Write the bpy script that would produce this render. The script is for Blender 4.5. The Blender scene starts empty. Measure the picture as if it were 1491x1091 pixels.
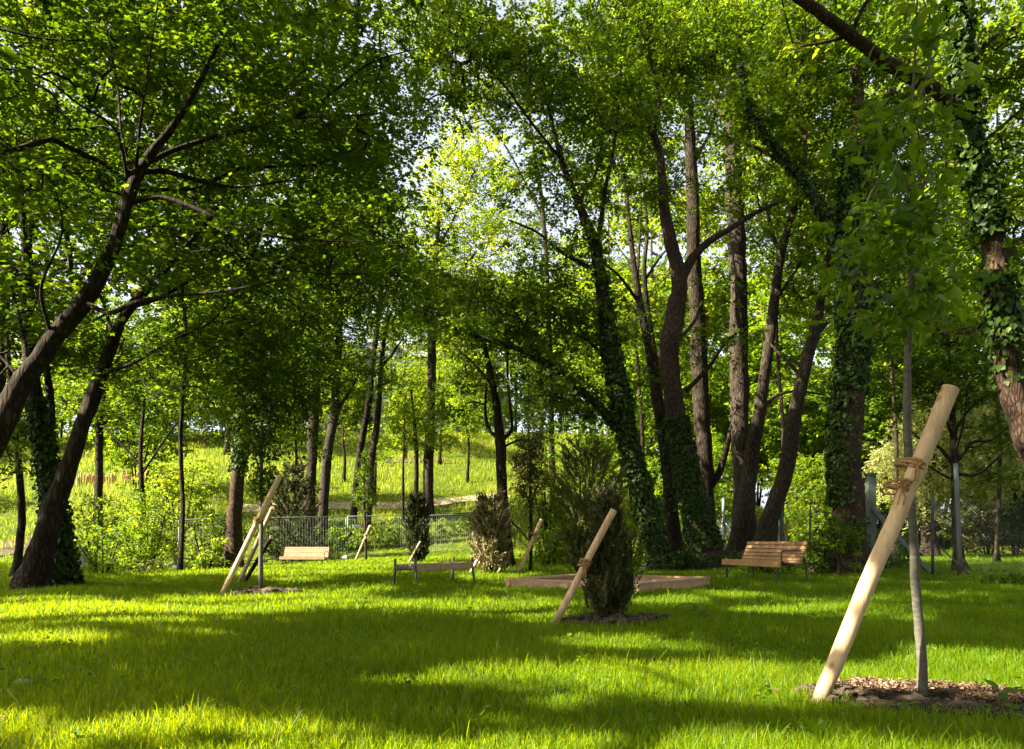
import bpy, math, random
import numpy as np
random.seed(7)
R = np.random.default_rng(11)
scene = bpy.context.scene
col = scene.collection
F, CX, HY, HC = 1126.0, 745.5, 787.0, 0.82     # focal length and horizon in photo pixels, eye height

def P(px, py, Y):
    return np.array([(px - CX) * Y / F, Y, HC + (HY - py) * Y / F])
def unit(v):
    v = np.asarray(v, float)
    return v / np.maximum(np.linalg.norm(v, axis=-1, keepdims=True), 1e-9)
def sst(a, b, x):
    t = np.clip((np.asarray(x, float) - a) / (b - a), 0, 1)
    return t * t * (3 - 2 * t)

# ------------------------------------------------------------------ light direction
SUN_EL = math.radians(36.0)
SUN_AZ = math.atan2(-0.90, -0.22)               # from the left, a little behind the viewer
S = np.array([math.sin(SUN_AZ) * math.cos(SUN_EL), math.cos(SUN_AZ) * math.cos(SUN_EL), math.sin(SUN_EL)])

# ------------------------------------------------------------------ terrain
HYS = [-400, 39, 42, 45, 50, 60, 75, 90, 150, 400]
HZS = [0, 0, .35, 1.3, 3.2, 6.3, 11.0, 12.8, 16, 22]
def G(x, y):
    x = np.asarray(x, float); y = np.asarray(y, float)
    h = np.interp(y, HYS, HZS) * (1 - .78 * sst(9, 26, x))
    h = h - .42 * sst(16, 30, y) * sst(-4, -13, x) * (1 - sst(36, 44, y))
    h = h + .025 * np.sin(x * .9 + 1.3) * np.sin(y * .7) + .02 * np.sin(x * 2.1 + y * 1.3)
    return h

# ------------------------------------------------------------------ sunlit patches of the lawn = gaps in the canopy
LIT = [  # px, py, rx, ry, openness (photo pixels on the lawn)
    (180, 884, 270, 17, 1.0), (60, 921, 110, 11, .8), (360, 872, 110, 9, .9), (470, 868, 105, 12, .9), (1650, 1020, 330, 48, .055), (2300, 1010, 220, 40, .25), (1760, 885, 150, 14, .75),
    (300, 915, 50, 8, .3), (640, 880, 120, 12, .6), (520, 855, 60, 6, .35),
    (440, 822, 260, 6, 1.0), (440, 822, 150, 15, 1.0), (260, 832, 80, 4, .7), (620, 812, 90, 4, 1.0), (450, 842, 60, 3, .5), (720, 840, 60, 5, .5),
    (790, 882, 60, 14, .7), (900, 925, 90, 14, .85), (975, 868, 60, 6, .8), (1080, 862, 60, 5, .8), (1020, 930, 60, 8, .4),
    (1190, 883, 110, 12, 1.0), (1330, 895, 60, 5, .6), (1140, 912, 30, 4, .3),
    (1020, 985, 190, 30, 1.0), (1390, 975, 170, 36, 1.0), (1250, 962, 70, 12, .7), (700, 972, 120, 14, .5),
    (820, 1012, 100, 13, .6), (700, 1115, 900, 75, .13), (300, 1075, 240, 34, .8), (560, 1092, 200, 34, .85), (60, 1050, 140, 26, .7), (900, 1090, 300, 34, .9), (150, 1115, 200, 30, .8), (1330, 1012, 150, 9, .8), (1300, 1085, 250, 18, .7),
    (470, 680, 60, 24, .8), (560, 700, 70, 18, .8), (655, 690, 60, 26, .85), (590, 660, 90, 12, .5), (230, 690, 120, 16, .6), (180, 720, 60, 8, .5), (560, 752, 120, 6, .4), (730, 834, 45, 8, 1.0), (480, 816, 70, 5, 1.0), (1430, 812, 110, 9, .55), (1440, 795, 90, 4, .9),
]
LA = np.array(LIT)
def openness(gx, gy, gz):
    gy = np.maximum(gy, .4)
    px = CX + F * gx / gy; py = HY + F * (HC - gz - .06) / gy     # the flecks lie on the grass tips
    nz = .10 * (np.sin(gx * 3.1 + 1.7 * np.sin(gy * 2.3)) + np.sin(gy * 3.7 + gx * 1.1) + .9 * np.sin(gx * 6.7 - gy * 5.1) + .9 * np.sin(gx * 9.3 + gy * 8.1 + 2 * np.sin(gx * 2.7)))
    fl = np.sin(gx * 4.3 + 2.1 * np.sin(gy * 3.9)) + np.sin(gy * 6.1 + 1.9 * np.sin(gx * 3.3)) + .7 * np.sin(gx * 11 - gy * 9)
    m = .6 * sst(1.6, 2.2, fl)
    for cx, cy, rx, ry, o in LA:
        d = np.sqrt(((px - cx) / rx) ** 2 + ((py - cy) / ry) ** 2) + nz
        m = np.maximum(m, o * (1 - sst(.80, 1.15, d)))
    return np.where(m > .03, np.clip(1 + np.log(np.maximum(m, .03)) / 4.2, 0, 1), 0)   # share of leaves to leave out for that much sun
def keep_mask(p, rs=0.0):
    """crowns are thin where the lawn and the slope get their sun flecks"""
    gz = np.zeros(len(p))
    for _ in range(4):
        t = (p[:, 2] - gz) / S[2]
        gx = p[:, 0] - S[0] * t; gy = p[:, 1] - S[1] * t
        gz = np.maximum(.5 * gz + .5 * G(gx, gy), 0) if _ else G(gx, gy)
    m = openness(gx, gy, gz)
    m = np.where((gy > .5) & (gy < 80), m, 0)
    return R.random(len(p)) >= m * 1.02

# ------------------------------------------------------------------ materials
def new_mat(name):
    m = bpy.data.materials.new(name); m.use_nodes = True
    nt = m.node_tree; nt.nodes.clear()
    out = nt.nodes.new('ShaderNodeOutputMaterial')
    return m, nt, out
def nd(nt, t, **kw):
    n = nt.nodes.new(t)
    for k, v in kw.items():
        if k in n.inputs: n.inputs[k].default_value = v
        else: setattr(n, k, v)
    return n
def ramp(nt, fac, cols):
    r = nt.nodes.new('ShaderNodeValToRGB')
    e = r.color_ramp.elements
    while len(e) < len(cols): e.new(.5)
    for i, (p, c) in enumerate(cols):
        e[i].position = p; e[i].color = (*c, 1)
    nt.links.new(fac, r.inputs['Fac'])
    return r
def leaf_mat(name, cols, tcols, mix=.5, rough=.45, spec=.35):
    m, nt, out = new_mat(name)
    a = nd(nt, 'ShaderNodeAttribute', attribute_name='tone')
    r1 = ramp(nt, a.outputs['Fac'], cols); r2 = ramp(nt, a.outputs['Fac'], tcols)
    b = nd(nt, 'ShaderNodeBsdfPrincipled', Roughness=rough)
    b.inputs['Specular IOR Level'].default_value = spec
    t = nd(nt, 'ShaderNodeBsdfTranslucent')
    x = nd(nt, 'ShaderNodeMixShader', Fac=mix)
    L = nt.links.new
    L(r1.outputs[0], b.inputs['Base Color']); L(r2.outputs[0], t.inputs['Color'])
    L(b.outputs[0], x.inputs[1]); L(t.outputs[0], x.inputs[2]); L(x.outputs[0], out.inputs[0])
    return m
def noise_mat(name, cols, scale=(6, 6, 6), detail=6, rough=.85, bump=.0, bdist=.02, spec=.2, wave=None, dist=0.0):
    m, nt, out = new_mat(name)
    tc = nd(nt, 'ShaderNodeTexCoord'); mp = nd(nt, 'ShaderNodeMapping'); mp.inputs['Scale'].default_value = scale
    L = nt.links.new
    L(tc.outputs['Object'], mp.inputs[0])
    n = nd(nt, 'ShaderNodeTexNoise', Scale=1.0, Detail=detail, Roughness=.62, Distortion=dist)
    L(mp.outputs[0], n.inputs['Vector'])
    r = ramp(nt, n.outputs['Fac'], cols)
    b = nd(nt, 'ShaderNodeBsdfPrincipled', Roughness=rough); b.inputs['Specular IOR Level'].default_value = spec
    if 'larch' in name:
        oi = nd(nt, 'ShaderNodeObjectInfo'); rr = ramp(nt, oi.outputs['Random'], [(0, (.62, .60, .58)), (.4, (.92, .9, .86)), (.7, (1, 1, 1)), (1, (1.0, .86, .74))])
        n3 = nd(nt, 'ShaderNodeTexNoise', Scale=7.0, Detail=5, Roughness=.7); L(tc.outputs['Object'], n3.inputs['Vector'])
        st = ramp(nt, n3.outputs['Fac'], [(.36, (.62, .60, .58)), (.55, (1, 1, 1))])
        q1 = nd(nt, 'ShaderNodeMix', data_type='RGBA', blend_type='MULTIPLY'); q1.inputs[0].default_value = 1; L(r.outputs[0], q1.inputs[6]); L(rr.outputs[0], q1.inputs[7])
        q2 = nd(nt, 'ShaderNodeMix', data_type='RGBA', blend_type='MULTIPLY'); q2.inputs[0].default_value = .8; L(q1.outputs[2], q2.inputs[6]); L(st.outputs[0], q2.inputs[7])
        L(q2.outputs[2], b.inputs['Base Color'])
    else:
        L(r.outputs[0], b.inputs['Base Color'])
    if bump:
        bp = nd(nt, 'ShaderNodeBump', Strength=bump, Distance=bdist)
        L(n.outputs['Fac'], bp.inputs['Height']); L(bp.outputs[0], b.inputs['Normal'])
    L(b.outputs[0], out.inputs[0])
    return m

M = {}
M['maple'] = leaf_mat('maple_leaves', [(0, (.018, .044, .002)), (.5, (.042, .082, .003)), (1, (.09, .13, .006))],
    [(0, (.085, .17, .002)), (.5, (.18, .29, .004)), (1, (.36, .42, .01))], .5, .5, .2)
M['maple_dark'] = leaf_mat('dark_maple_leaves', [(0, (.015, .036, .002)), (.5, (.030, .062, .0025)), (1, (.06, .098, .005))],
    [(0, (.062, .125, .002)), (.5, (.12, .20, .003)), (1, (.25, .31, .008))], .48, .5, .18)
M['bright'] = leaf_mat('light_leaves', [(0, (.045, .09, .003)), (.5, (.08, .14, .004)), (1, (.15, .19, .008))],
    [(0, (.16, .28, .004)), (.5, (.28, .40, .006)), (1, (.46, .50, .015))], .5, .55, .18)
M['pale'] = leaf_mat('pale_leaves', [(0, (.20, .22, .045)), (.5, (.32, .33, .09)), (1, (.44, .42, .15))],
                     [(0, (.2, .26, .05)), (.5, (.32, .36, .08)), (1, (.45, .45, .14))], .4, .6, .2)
M['ivy'] = leaf_mat('ivy_leaves', [(0, (.010, .026, .002)), (.5, (.024, .052, .003)), (1, (.065, .105, .008))],
                    [(0, (.02, .06, .005)), (1, (.06, .13, .01))], .25, .5, .2)
M['chestnut'] = leaf_mat('sapling_leaves', [(0, (.035, .085, .003)), (.5, (.06, .125, .004)), (1, (.11, .17, .007))],
    [(0, (.14, .28, .003)), (.5, (.24, .38, .004)), (1, (.42, .5, .012))], .45, .45, .25)
M['yew'] = leaf_mat('yew_needles', [(0, (.022, .028, .007)), (.55, (.045, .055, .010)), (.85, (.10, .09, .03)), (1, (.18, .13, .06))],
    [(0, (.03, .04, .004)), (1, (.10, .09, .02))], .25, .65, .2)
M['yew_dry'] = leaf_mat('dry_yew_needles', [(0, (.018, .024, .006)), (.4, (.075, .075, .018)), (.7, (.22, .18, .06)), (1, (.42, .34, .18))],
                        [(0, (.08, .07, .02)), (1, (.25, .18, .07))], .25, .6, .3)
M['yew_olive'] = leaf_mat('olive_conifer_needles', [(0, (.035, .05, .008)), (.55, (.07, .09, .014)), (1, (.16, .15, .05))],
    [(0, (.05, .08, .006)), (1, (.18, .18, .03))], .35, .65, .2)
M['grass'] = leaf_mat('grass_blades', [(0, (.030, .078, .0006)), (.5, (.060, .128, .0009)), (.9, (.12, .175, .002)), (1, (.30, .28, .10))],
    [(0, (.15, .26, .0006)), (.5, (.34, .45, .0008)), (.9, (.52, .56, .003)), (1, (.45, .42, .12))], .5, .5, .18)
M['hay'] = leaf_mat('tall_grass_blades', [(0, (.05, .095, .003)), (.5, (.11, .155, .005)), (1, (.27, .25, .04))],
    [(0, (.18, .29, .004)), (.5, (.36, .44, .008)), (1, (.55, .52, .06))], .5, .55, .15)
M['mulch'] = leaf_mat('straw_mulch', [(0, (.05, .03, .018)), (.5, (.17, .10, .06)), (1, (.36, .24, .15))],
                      [(0, (.05, .03, .02)), (1, (.2, .13, .07))], .12, .8, .15)
def bark_mat(name, cols, k=1.0):
    m, nt, out = new_mat(name); L = nt.links.new
    tc = nd(nt, 'ShaderNodeTexCoord')
    mp = nd(nt, 'ShaderNodeMapping'); mp.inputs['Scale'].default_value = (13 * k, 13 * k, 3.0 * k); L(tc.outputs['Object'], mp.inputs[0])
    wn = nd(nt, 'ShaderNodeTexNoise', Scale=2.2, Detail=4); L(tc.outputs['Object'], wn.inputs['Vector'])
    mxv = nd(nt, 'ShaderNodeMix', data_type='VECTOR'); mxv.inputs[0].default_value = .22
    L(mp.outputs[0], mxv.inputs[4]); L(wn.outputs['Color'], mxv.inputs[5])
    vo = nd(nt, 'ShaderNodeTexVoronoi', feature='DISTANCE_TO_EDGE', Scale=1.3); L(mxv.outputs[1], vo.inputs['Vector'])
    n = nd(nt, 'ShaderNodeTexNoise', Scale=2.6, Detail=9, Roughness=.72); L(mp.outputs[0], n.inputs['Vector'])
    n2 = nd(nt, 'ShaderNodeTexNoise', Scale=1.1, Detail=4, Roughness=.6); L(tc.outputs['Object'], n2.inputs['Vector'])
    cr = nd(nt, 'ShaderNodeMapRange'); cr.inputs[1].default_value = 0; cr.inputs[2].default_value = .28; L(vo.outputs['Distance'], cr.inputs[0])
    ht = nd(nt, 'ShaderNodeMath', operation='MULTIPLY_ADD'); L(cr.outputs[0], ht.inputs[0]); ht.inputs[1].default_value = .30
    ad = nd(nt, 'ShaderNodeMath', operation='MULTIPLY_ADD'); L(n.outputs['Fac'], ad.inputs[0]); ad.inputs[1].default_value = .62
    sc = nd(nt, 'ShaderNodeMath', operation='MULTIPLY_ADD'); L(n2.outputs['Fac'], sc.inputs[0]); sc.inputs[1].default_value = .45; sc.inputs[2].default_value = -.22
    L(sc.outputs[0], ad.inputs[2]); L(ad.outputs[0], ht.inputs[2])
    r = ramp(nt, ht.outputs[0], cols)
    b = nd(nt, 'ShaderNodeBsdfPrincipled', Roughness=.92); b.inputs['Specular IOR Level'].default_value = .12
    L(r.outputs[0], b.inputs['Base Color'])
    bp = nd(nt, 'ShaderNodeBump', Strength=1.0, Distance=.035); L(ht.outputs[0], bp.inputs['Height']); L(bp.outputs[0], b.inputs['Normal'])
    L(b.outputs[0], out.inputs[0])
    return m
M['bark'] = bark_mat('brown_bark', [(.22, (.006, .0045, .003)), (.5, (.024, .017, .010)), (.8, (.068, .049, .031))], 1.2)
M['bark_warm'] = bark_mat('reddish_bark', [(.22, (.016, .0095, .006)), (.5, (.05, .031, .02)), (.8, (.13, .083, .055))], 1.7)
M['bark_grey'] = bark_mat('grey_bark', [(.22, (.012, .009, .006)), (.5, (.036, .027, .018)), (.8, (.09, .068, .046))], 1.1)
M['bark_young'] = noise_mat('smooth_grey_green_bark', [(.3, (.045, .042, .029)), (.55, (.085, .078, .055)), (.75, (.135, .125, .09))], (30, 30, 60), 5, .75, .35, .004, .25)
M['twig'] = noise_mat('dark_twig_bark', [(.3, (.012, .009, .006)), (.7, (.035, .026, .017))], (9, 9, 9), 4, .9, .0, .01, .15)
def stake_mat():
    m, nt, out = new_mat('peeled_pine'); L = nt.links.new
    tc = nd(nt, 'ShaderNodeTexCoord')
    mp = nd(nt, 'ShaderNodeMapping'); mp.inputs['Scale'].default_value = (26, 26, 3); mp.inputs['Rotation'].default_value = (0, .42, 0); L(tc.outputs['Object'], mp.inputs[0])
    n = nd(nt, 'ShaderNodeTexNoise', Scale=1.0, Detail=8, Roughness=.7, Distortion=.8); L(mp.outputs[0], n.inputs['Vector'])
    r = ramp(nt, n.outputs['Fac'], [(.25, (.33, .20, .10)), (.45, (.50, .335, .19)), (.6, (.58, .41, .25)), (.8, (.66, .50, .33))])
    v = nd(nt, 'ShaderNodeTexVoronoi', Scale=5.5); v.inputs['Randomness'].default_value = 1; L(tc.outputs['Object'], v.inputs['Vector'])
    k = ramp(nt, v.outputs['Distance'], [(.05, (.30, .17, .09)), (.10, (.62, .5, .4)), (.16, (1, 1, 1))])
    n2 = nd(nt, 'ShaderNodeTexNoise', Scale=3.2, Detail=6, Roughness=.7); L(tc.outputs['Object'], n2.inputs['Vector'])
    st = ramp(nt, n2.outputs['Fac'], [(.35, (.70, .66, .58)), (.6, (1, 1, 1))])
    m1 = nd(nt, 'ShaderNodeMix', data_type='RGBA', blend_type='MULTIPLY'); m1.inputs[0].default_value = 1; L(r.outputs[0], m1.inputs[6]); L(k.outputs[0], m1.inputs[7])
    m2 = nd(nt, 'ShaderNodeMix', data_type='RGBA', blend_type='MULTIPLY'); m2.inputs[0].default_value = .8; L(m1.outputs[2], m2.inputs[6]); L(st.outputs[0], m2.inputs[7])
    sx = nd(nt, 'ShaderNodeSeparateXYZ'); L(tc.outputs['Object'], sx.inputs[0])
    dz = nd(nt, 'ShaderNodeMath', operation='MULTIPLY_ADD'); L(n2.outputs['Fac'], dz.inputs[0]); dz.inputs[1].default_value = -.3; L(sx.outputs['Z'], dz.inputs[2])
    mr = nd(nt, 'ShaderNodeMapRange'); mr.inputs[1].default_value = -.12; mr.inputs[2].default_value = .05; mr.inputs[3].default_value = .75; mr.inputs[4].default_value = 0; L(dz.outputs[0], mr.inputs[0])
    m3 = nd(nt, 'ShaderNodeMix', data_type='RGBA'); L(mr.outputs[0], m3.inputs[0]); L(m2.outputs[2], m3.inputs[6]); m3.inputs[7].default_value = (.07, .05, .033, 1)
    b = nd(nt, 'ShaderNodeBsdfPrincipled', Roughness=.75); b.inputs['Specular IOR Level'].default_value = .2; L(m3.outputs[2], b.inputs['Base Color'])
    bp = nd(nt, 'ShaderNodeBump', Strength=.5, Distance=.006); L(n.outputs['Fac'], bp.inputs['Height']); L(bp.outputs[0], b.inputs['Normal']); L(b.outputs[0], out.inputs[0])
    return m
M['stake'] = stake_mat()
M['stake_end'] = noise_mat('sawn_pine', [(.3, (.48, .34, .19)), (.7, (.6, .45, .28))], (60, 60, 60), 5, .8)
M['plank'] = noise_mat('oiled_larch', [(.25, (.26, .135, .055)), (.5, (.38, .21, .095)), (.75, (.48, .29, .15))], (5, 60, 60), 6, .55, .2, .003, .3)
M['plank_pale'] = noise_mat('fresh_larch', [(.25, (.40, .25, .12)), (.5, (.5, .33, .18)), (.75, (.58, .41, .25))], (5, 60, 60), 6, .6, .2, .003, .3)
M['plank_mid'] = noise_mat('aged_larch', [(.25, (.30, .175, .085)), (.5, (.42, .26, .14)), (.75, (.52, .34, .2))], (5, 60, 60), 6, .6, .2, .003, .3)
M['steel_dark'] = noise_mat('dark_steel', [(.3, (.012, .012, .012)), (.7, (.03, .03, .03))], (9, 9, 9), 3, .5, spec=.5)
M['galv'] = noise_mat('galvanised_steel', [(.3, (.12, .13, .125)), (.7, (.22, .23, .22))], (12, 12, 5), 4, .5, spec=.5)
M['galv_dull'] = noise_mat('weathered_green_grey_steel', [(.3, (.05, .065, .055)), (.7, (.10, .115, .10))], (12, 12, 4), 4, .6, spec=.4)
M['wire'] = noise_mat('chain_wire', [(.3, (.016, .026, .018)), (.7, (.035, .048, .036))], (9, 9, 9), 2, .5, spec=.5)
M['rope'] = noise_mat('coconut_rope', [(.3, (.15, .075, .028)), (.55, (.32, .18, .075)), (.75, (.46, .29, .14))], (120, 120, 120), 4, .95, .6, .003)
M['sand'] = noise_mat('sand', [(.3, (.3, .23, .15)), (.7, (.42, .34, .24))], (6, 6, 6), 8, .95, .5, .02)
M['soil'] = noise_mat('soil', [(.3, (.022, .015, .010)), (.55, (.06, .042, .028)), (.75, (.13, .095, .065))], (14, 14, 14), 9, .95, .9, .03)
M['stone'] = noise_mat('pale_stone', [(.3, (.3, .28, .25)), (.7, (.5, .47, .42))], (20, 20, 20), 6, .9, .5, .01)
M['wall_stone'] = noise_mat('grey_stone', [(.3, (.16, .15, .14)), (.7, (.32, .30, .27))], (4, 4, 4), 7, .9, .7, .03)
M['gravel'] = noise_mat('gravel_path', [(.3, (.17, .13, .085)), (.7, (.28, .22, .15))], (5, 5, 5), 8, .95, .4, .02)
M['plaster'] = noise_mat('pale_plaster', [(.3, (.58, .58, .58)), (.7, (.68, .68, .67))], (1.5, 1.5, 1.5), 4, .9)
M['glass'] = noise_mat('window_glass', [(.3, (.03, .04, .05)), (.7, (.07, .08, .1))], (.6, .6, .6), 2, .12, spec=.6)
M['frame_white'] = noise_mat('white_window_frame', [(.3, (.6, .6, .6)), (.7, (.7, .7, .7))], (5, 5, 5), 2, .5)
M['roof'] = noise_mat('roof_tiles', [(.3, (.16, .16, .165)), (.7, (.26, .26, .265))], (3, 3, 8), 5, .85, .4, .03)
M['pale_wood'] = noise_mat('orange_chestnut_wood', [(.3, (.40, .20, .09)), (.7, (.58, .33, .17))], (14, 14, 2), 5, .8)
M['white'] = noise_mat('white_plastic', [(.3, (.7, .7, .68)), (.7, (.8, .8, .78))], (9, 9, 9), 2, .5)
M['concrete'] = noise_mat('concrete', [(.3, (.28, .27, .25)), (.7, (.42, .40, .37))], (14, 14, 14), 5, .9, .3, .01)
def ground_mat():
    m, nt, out = new_mat('turf_ground'); L = nt.links.new
    tc = nd(nt, 'ShaderNodeTexCoord')
    n = nd(nt, 'ShaderNodeTexNoise', Scale=1.6, Detail=9, Roughness=.7); L(tc.outputs['Object'], n.inputs['Vector'])
    n2 = nd(nt, 'ShaderNodeTexNoise', Scale=28.0, Detail=6, Roughness=.75); L(tc.outputs['Object'], n2.inputs['Vector'])
    r = ramp(nt, n.outputs['Fac'], [(.3, (.03, .05, .002)), (.5, (.055, .08, .003)), (.7, (.085, .10, .008))])
    r2 = ramp(nt, n2.outputs['Fac'], [(.35, (.45, .45, .45)), (.65, (1.3, 1.3, 1.3))])
    mx = nd(nt, 'ShaderNodeMix', data_type='RGBA', blend_type='MULTIPLY'); mx.inputs[0].default_value = 1
    L(r.outputs[0], mx.inputs[6]); L(r2.outputs[0], mx.inputs[7])
    b = nd(nt, 'ShaderNodeBsdfPrincipled', Roughness=.95); b.inputs['Specular IOR Level'].default_value = .1
    L(mx.outputs[2], b.inputs['Base Color'])
    bp = nd(nt, 'ShaderNodeBump', Strength=.8, Distance=.04); L(n2.outputs['Fac'], bp.inputs['Height']); L(bp.outputs[0], b.inputs['Normal'])
    L(b.outputs[0], out.inputs[0])
    return m
M['ground'] = ground_mat()

# ------------------------------------------------------------------ mesh helpers
class MB:
    """collects vertices and faces, then links them as ONE mesh object"""
    def __init__(s): s.V = []; s.Lp = []; s.Sz = []; s.T = []; s.n = 0; s.Mi = []
    def add(s, V, F, tone=.5, mi=0):
        """V (n,3); F (m,k) int array of equal-size faces"""
        V = np.asarray(V, float).reshape(-1, 3); F = np.asarray(F, np.int64)
        s.V.append(V); s.Lp.append((F + s.n).reshape(-1)); s.Sz.append(np.full(len(F), F.shape[1]))
        s.T.append(np.broadcast_to(np.asarray(tone, float), (len(F),)).copy()); s.Mi.append(np.full(len(F), mi))
        s.n += len(V)
    def box(s, c, d, ax=None, mi=0):
        """centre, full size, optional 3x3 axes (rows)"""
        ax = np.eye(3) if ax is None else np.asarray(ax, float)
        q = np.array([[x, y, z] for x in (-.5, .5) for y in (-.5, .5) for z in (-.5, .5)]) * np.asarray(d, float)
        V = np.asarray(c, float) + q @ ax
        s.add(V, [[0, 1, 3, 2], [4, 6, 7, 5], [0, 4, 5, 1], [2, 3, 7, 6], [0, 2, 6, 4], [1, 5, 7, 3]], mi=mi)
    def tube(s, pts, rad, sides=8, caps=True, lump=0.0, mi=0, capmi=None):
        pts = np.asarray(pts, float); n = len(pts)
        if not np.isscalar(lump): lump = np.asarray(lump)[:, None]
        rad = np.broadcast_to(np.asarray(rad, float), (n,))
        t = unit(np.gradient(pts, axis=0))
        ref = np.array([0.03, 1.0, 0.02]) if np.mean(np.abs(t[:, 1])) < .8 else np.array([1.0, 0, 0.02])
        b = unit(np.cross(t, ref)); nn = np.cross(b, t)
        a = np.linspace(0, 2 * math.pi, sides, endpoint=False)
        rr = rad[:, None] * np.ones((1, sides))
        if np.any(lump):
            ph = R.random(4) * 6.28
            zz = np.arange(n)[:, None]
            rr = rr * (1 + lump * (np.sin(2 * a + ph[0] + zz * .35) * .5 + np.sin(3 * a + ph[1] - zz * .22) * .5 + np.sin(5 * a + ph[2] + zz * .5) * .35) + lump * .35 * R.normal(size=(n, sides)))
        V = pts[:, None, :] + rr[..., None] * (np.cos(a)[None, :, None] * b[:, None, :] + np.sin(a)[None, :, None] * nn[:, None, :])
        i = np.arange(n - 1)[:, None] * sides; j = np.arange(sides)[None, :]; k = (j + 1) % sides
        Fq = np.stack([i + j, i + k, i + k + sides, i + j + sides], -1).reshape(-1, 4)
        s.add(V.reshape(-1, 3), Fq, mi=mi)
        if caps:
            cm = mi if capmi is None else capmi
            s.Lp.append(np.arange(sides)[::-1] + s.n - n * sides); s.Sz.append(np.array([sides])); s.T.append(np.array([.5])); s.Mi.append(np.array([cm]))
            s.Lp.append(np.arange(sides) + s.n - sides); s.Sz.append(np.array([sides])); s.T.append(np.array([.5])); s.Mi.append(np.array([cm]))
    def build(s, name, mats, parent=None, smooth=False, tone=False):
        me = bpy.data.meshes.new(name)
        V = np.concatenate(s.V); lp = np.concatenate(s.Lp).astype(np.int32); sz = np.concatenate(s.Sz).astype(np.int32)
        if parent is not None: V = V - np.array(parent['_w'])
        me.vertices.add(len(V)); me.loops.add(len(lp)); me.polygons.add(len(sz))
        me.vertices.foreach_set('co', V.astype(np.float32).ravel())
        me.loops.foreach_set('vertex_index', lp)
        st = np.concatenate([[0], np.cumsum(sz)[:-1]]).astype(np.int32)
        me.polygons.foreach_set('loop_start', st)
        me.polygons.foreach_set('use_smooth', np.full(len(sz), smooth))
        if not isinstance(mats, (list, tuple)): mats = [mats]
        for m in mats: me.materials.append(m)
        if len(mats) > 1: me.polygons.foreach_set('material_index', np.concatenate(s.Mi).astype(np.int32))
        if tone:
            at = me.attributes.new('tone', 'FLOAT', 'FACE')
            at.data.foreach_set('value', np.concatenate(s.T).astype(np.float32))
        me.update(calc_edges=True)
        o = bpy.data.objects.new(name, me); col.objects.link(o)
        if parent is not None:
            o.parent = parent; o['_w'] = parent['_w']
        return o
def tag(o, label=None, cat=None, group=None, kind=None):
    if label: o['label'] = label
    if cat: o['category'] = cat
    if group: o['group'] = group
    if kind: o['kind'] = kind
    return o
def thing(name, label, cat, loc, group=None):
    o = bpy.data.objects.new(name, None); col.objects.link(o)
    o.empty_display_size = .2
    o.location = [float(v) for v in loc]; o['_w'] = [float(v) for v in loc]
    return tag(o, label, cat, group)

# ------------------------------------------------------------------ leaves
TPL = {
    'maple': (np.array([[0, -.42, 0], [.30, -.34, -.03], [.22, -.12, 0], [.52, .08, -.07], [.20, .14, 0], [.0, .56, -.06], [-.20, .14, 0], [-.52, .08, -.07], [-.22, -.12, 0], [-.30, -.34, -.03]]),
              [[0, 1, 2, 8, 9], [2, 3, 4, 6, 8], [4, 5, 6, 6, 4]]),
    'oval': (np.array([[0, -.5, 0], [.2, -.22, .05], [.23, .1, .05], [0, .5, -.06], [-.23, .1, .05], [-.2, -.22, .05], [0, -.2, 0], [0, .12, 0]]), None),
    'kite': (np.array([[0, -.5, 0], [.44, -.06, .04], [.0, .52, -.05], [-.44, -.06, .04]]), None),
    'blade': (np.array([[-.09, -.5, 0], [.09, -.5, 0], [.11, .0, .03], [0, .5, 0], [-.11, .0, .03]]), None),
}
def add_leaves(mb, pos, nrm, dirv, size, tone, shape):
    n = len(pos)
    if n == 0: return
    nrm = unit(nrm); dirv = unit(dirv - nrm * np.sum(dirv * nrm, -1, keepdims=True)); sd = np.cross(dirv, nrm)
    T = TPL[shape][0]; k = len(T); size = np.broadcast_to(size, (n,))
    V = pos[:, None, :] + size[:, None, None] * (T[None, :, :1] * sd[:, None, :] + T[None, :, 1:2] * dirv[:, None, :] + T[None, :, 2:3] * nrm[:, None, :])
    base = np.arange(n)[:, None] * k
    V = V.reshape(-1, 3)
    if shape == 'maple':
        mb.add(V, base + np.array([0, 1, 2, 8, 9]), tone); b0 = mb.n - len(V)
        Fm = base + np.array([2, 3, 4, 8]); mb.add(np.zeros((0, 3)), Fm + b0 - mb.n, tone)
        mb.add(np.zeros((0, 3)), base + np.array([8, 4, 6, 7]) + b0 - mb.n, tone)
        mb.add(np.zeros((0, 3)), base + np.array([4, 5, 6]) + b0 - mb.n, tone)
    elif shape == 'oval':
        mb.add(V, base + np.array([0, 1, 2, 7, 6]), tone); b0 = mb.n - len(V)
        mb.add(np.zeros((0, 3)), base + np.array([2, 3, 4, 7]) + b0 - mb.n, tone)
        mb.add(np.zeros((0, 3)), base + np.array([0, 6, 7, 4, 5]) + b0 - mb.n, tone)
    else:
        mb.add(V, base + np.arange(k), tone)
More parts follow.
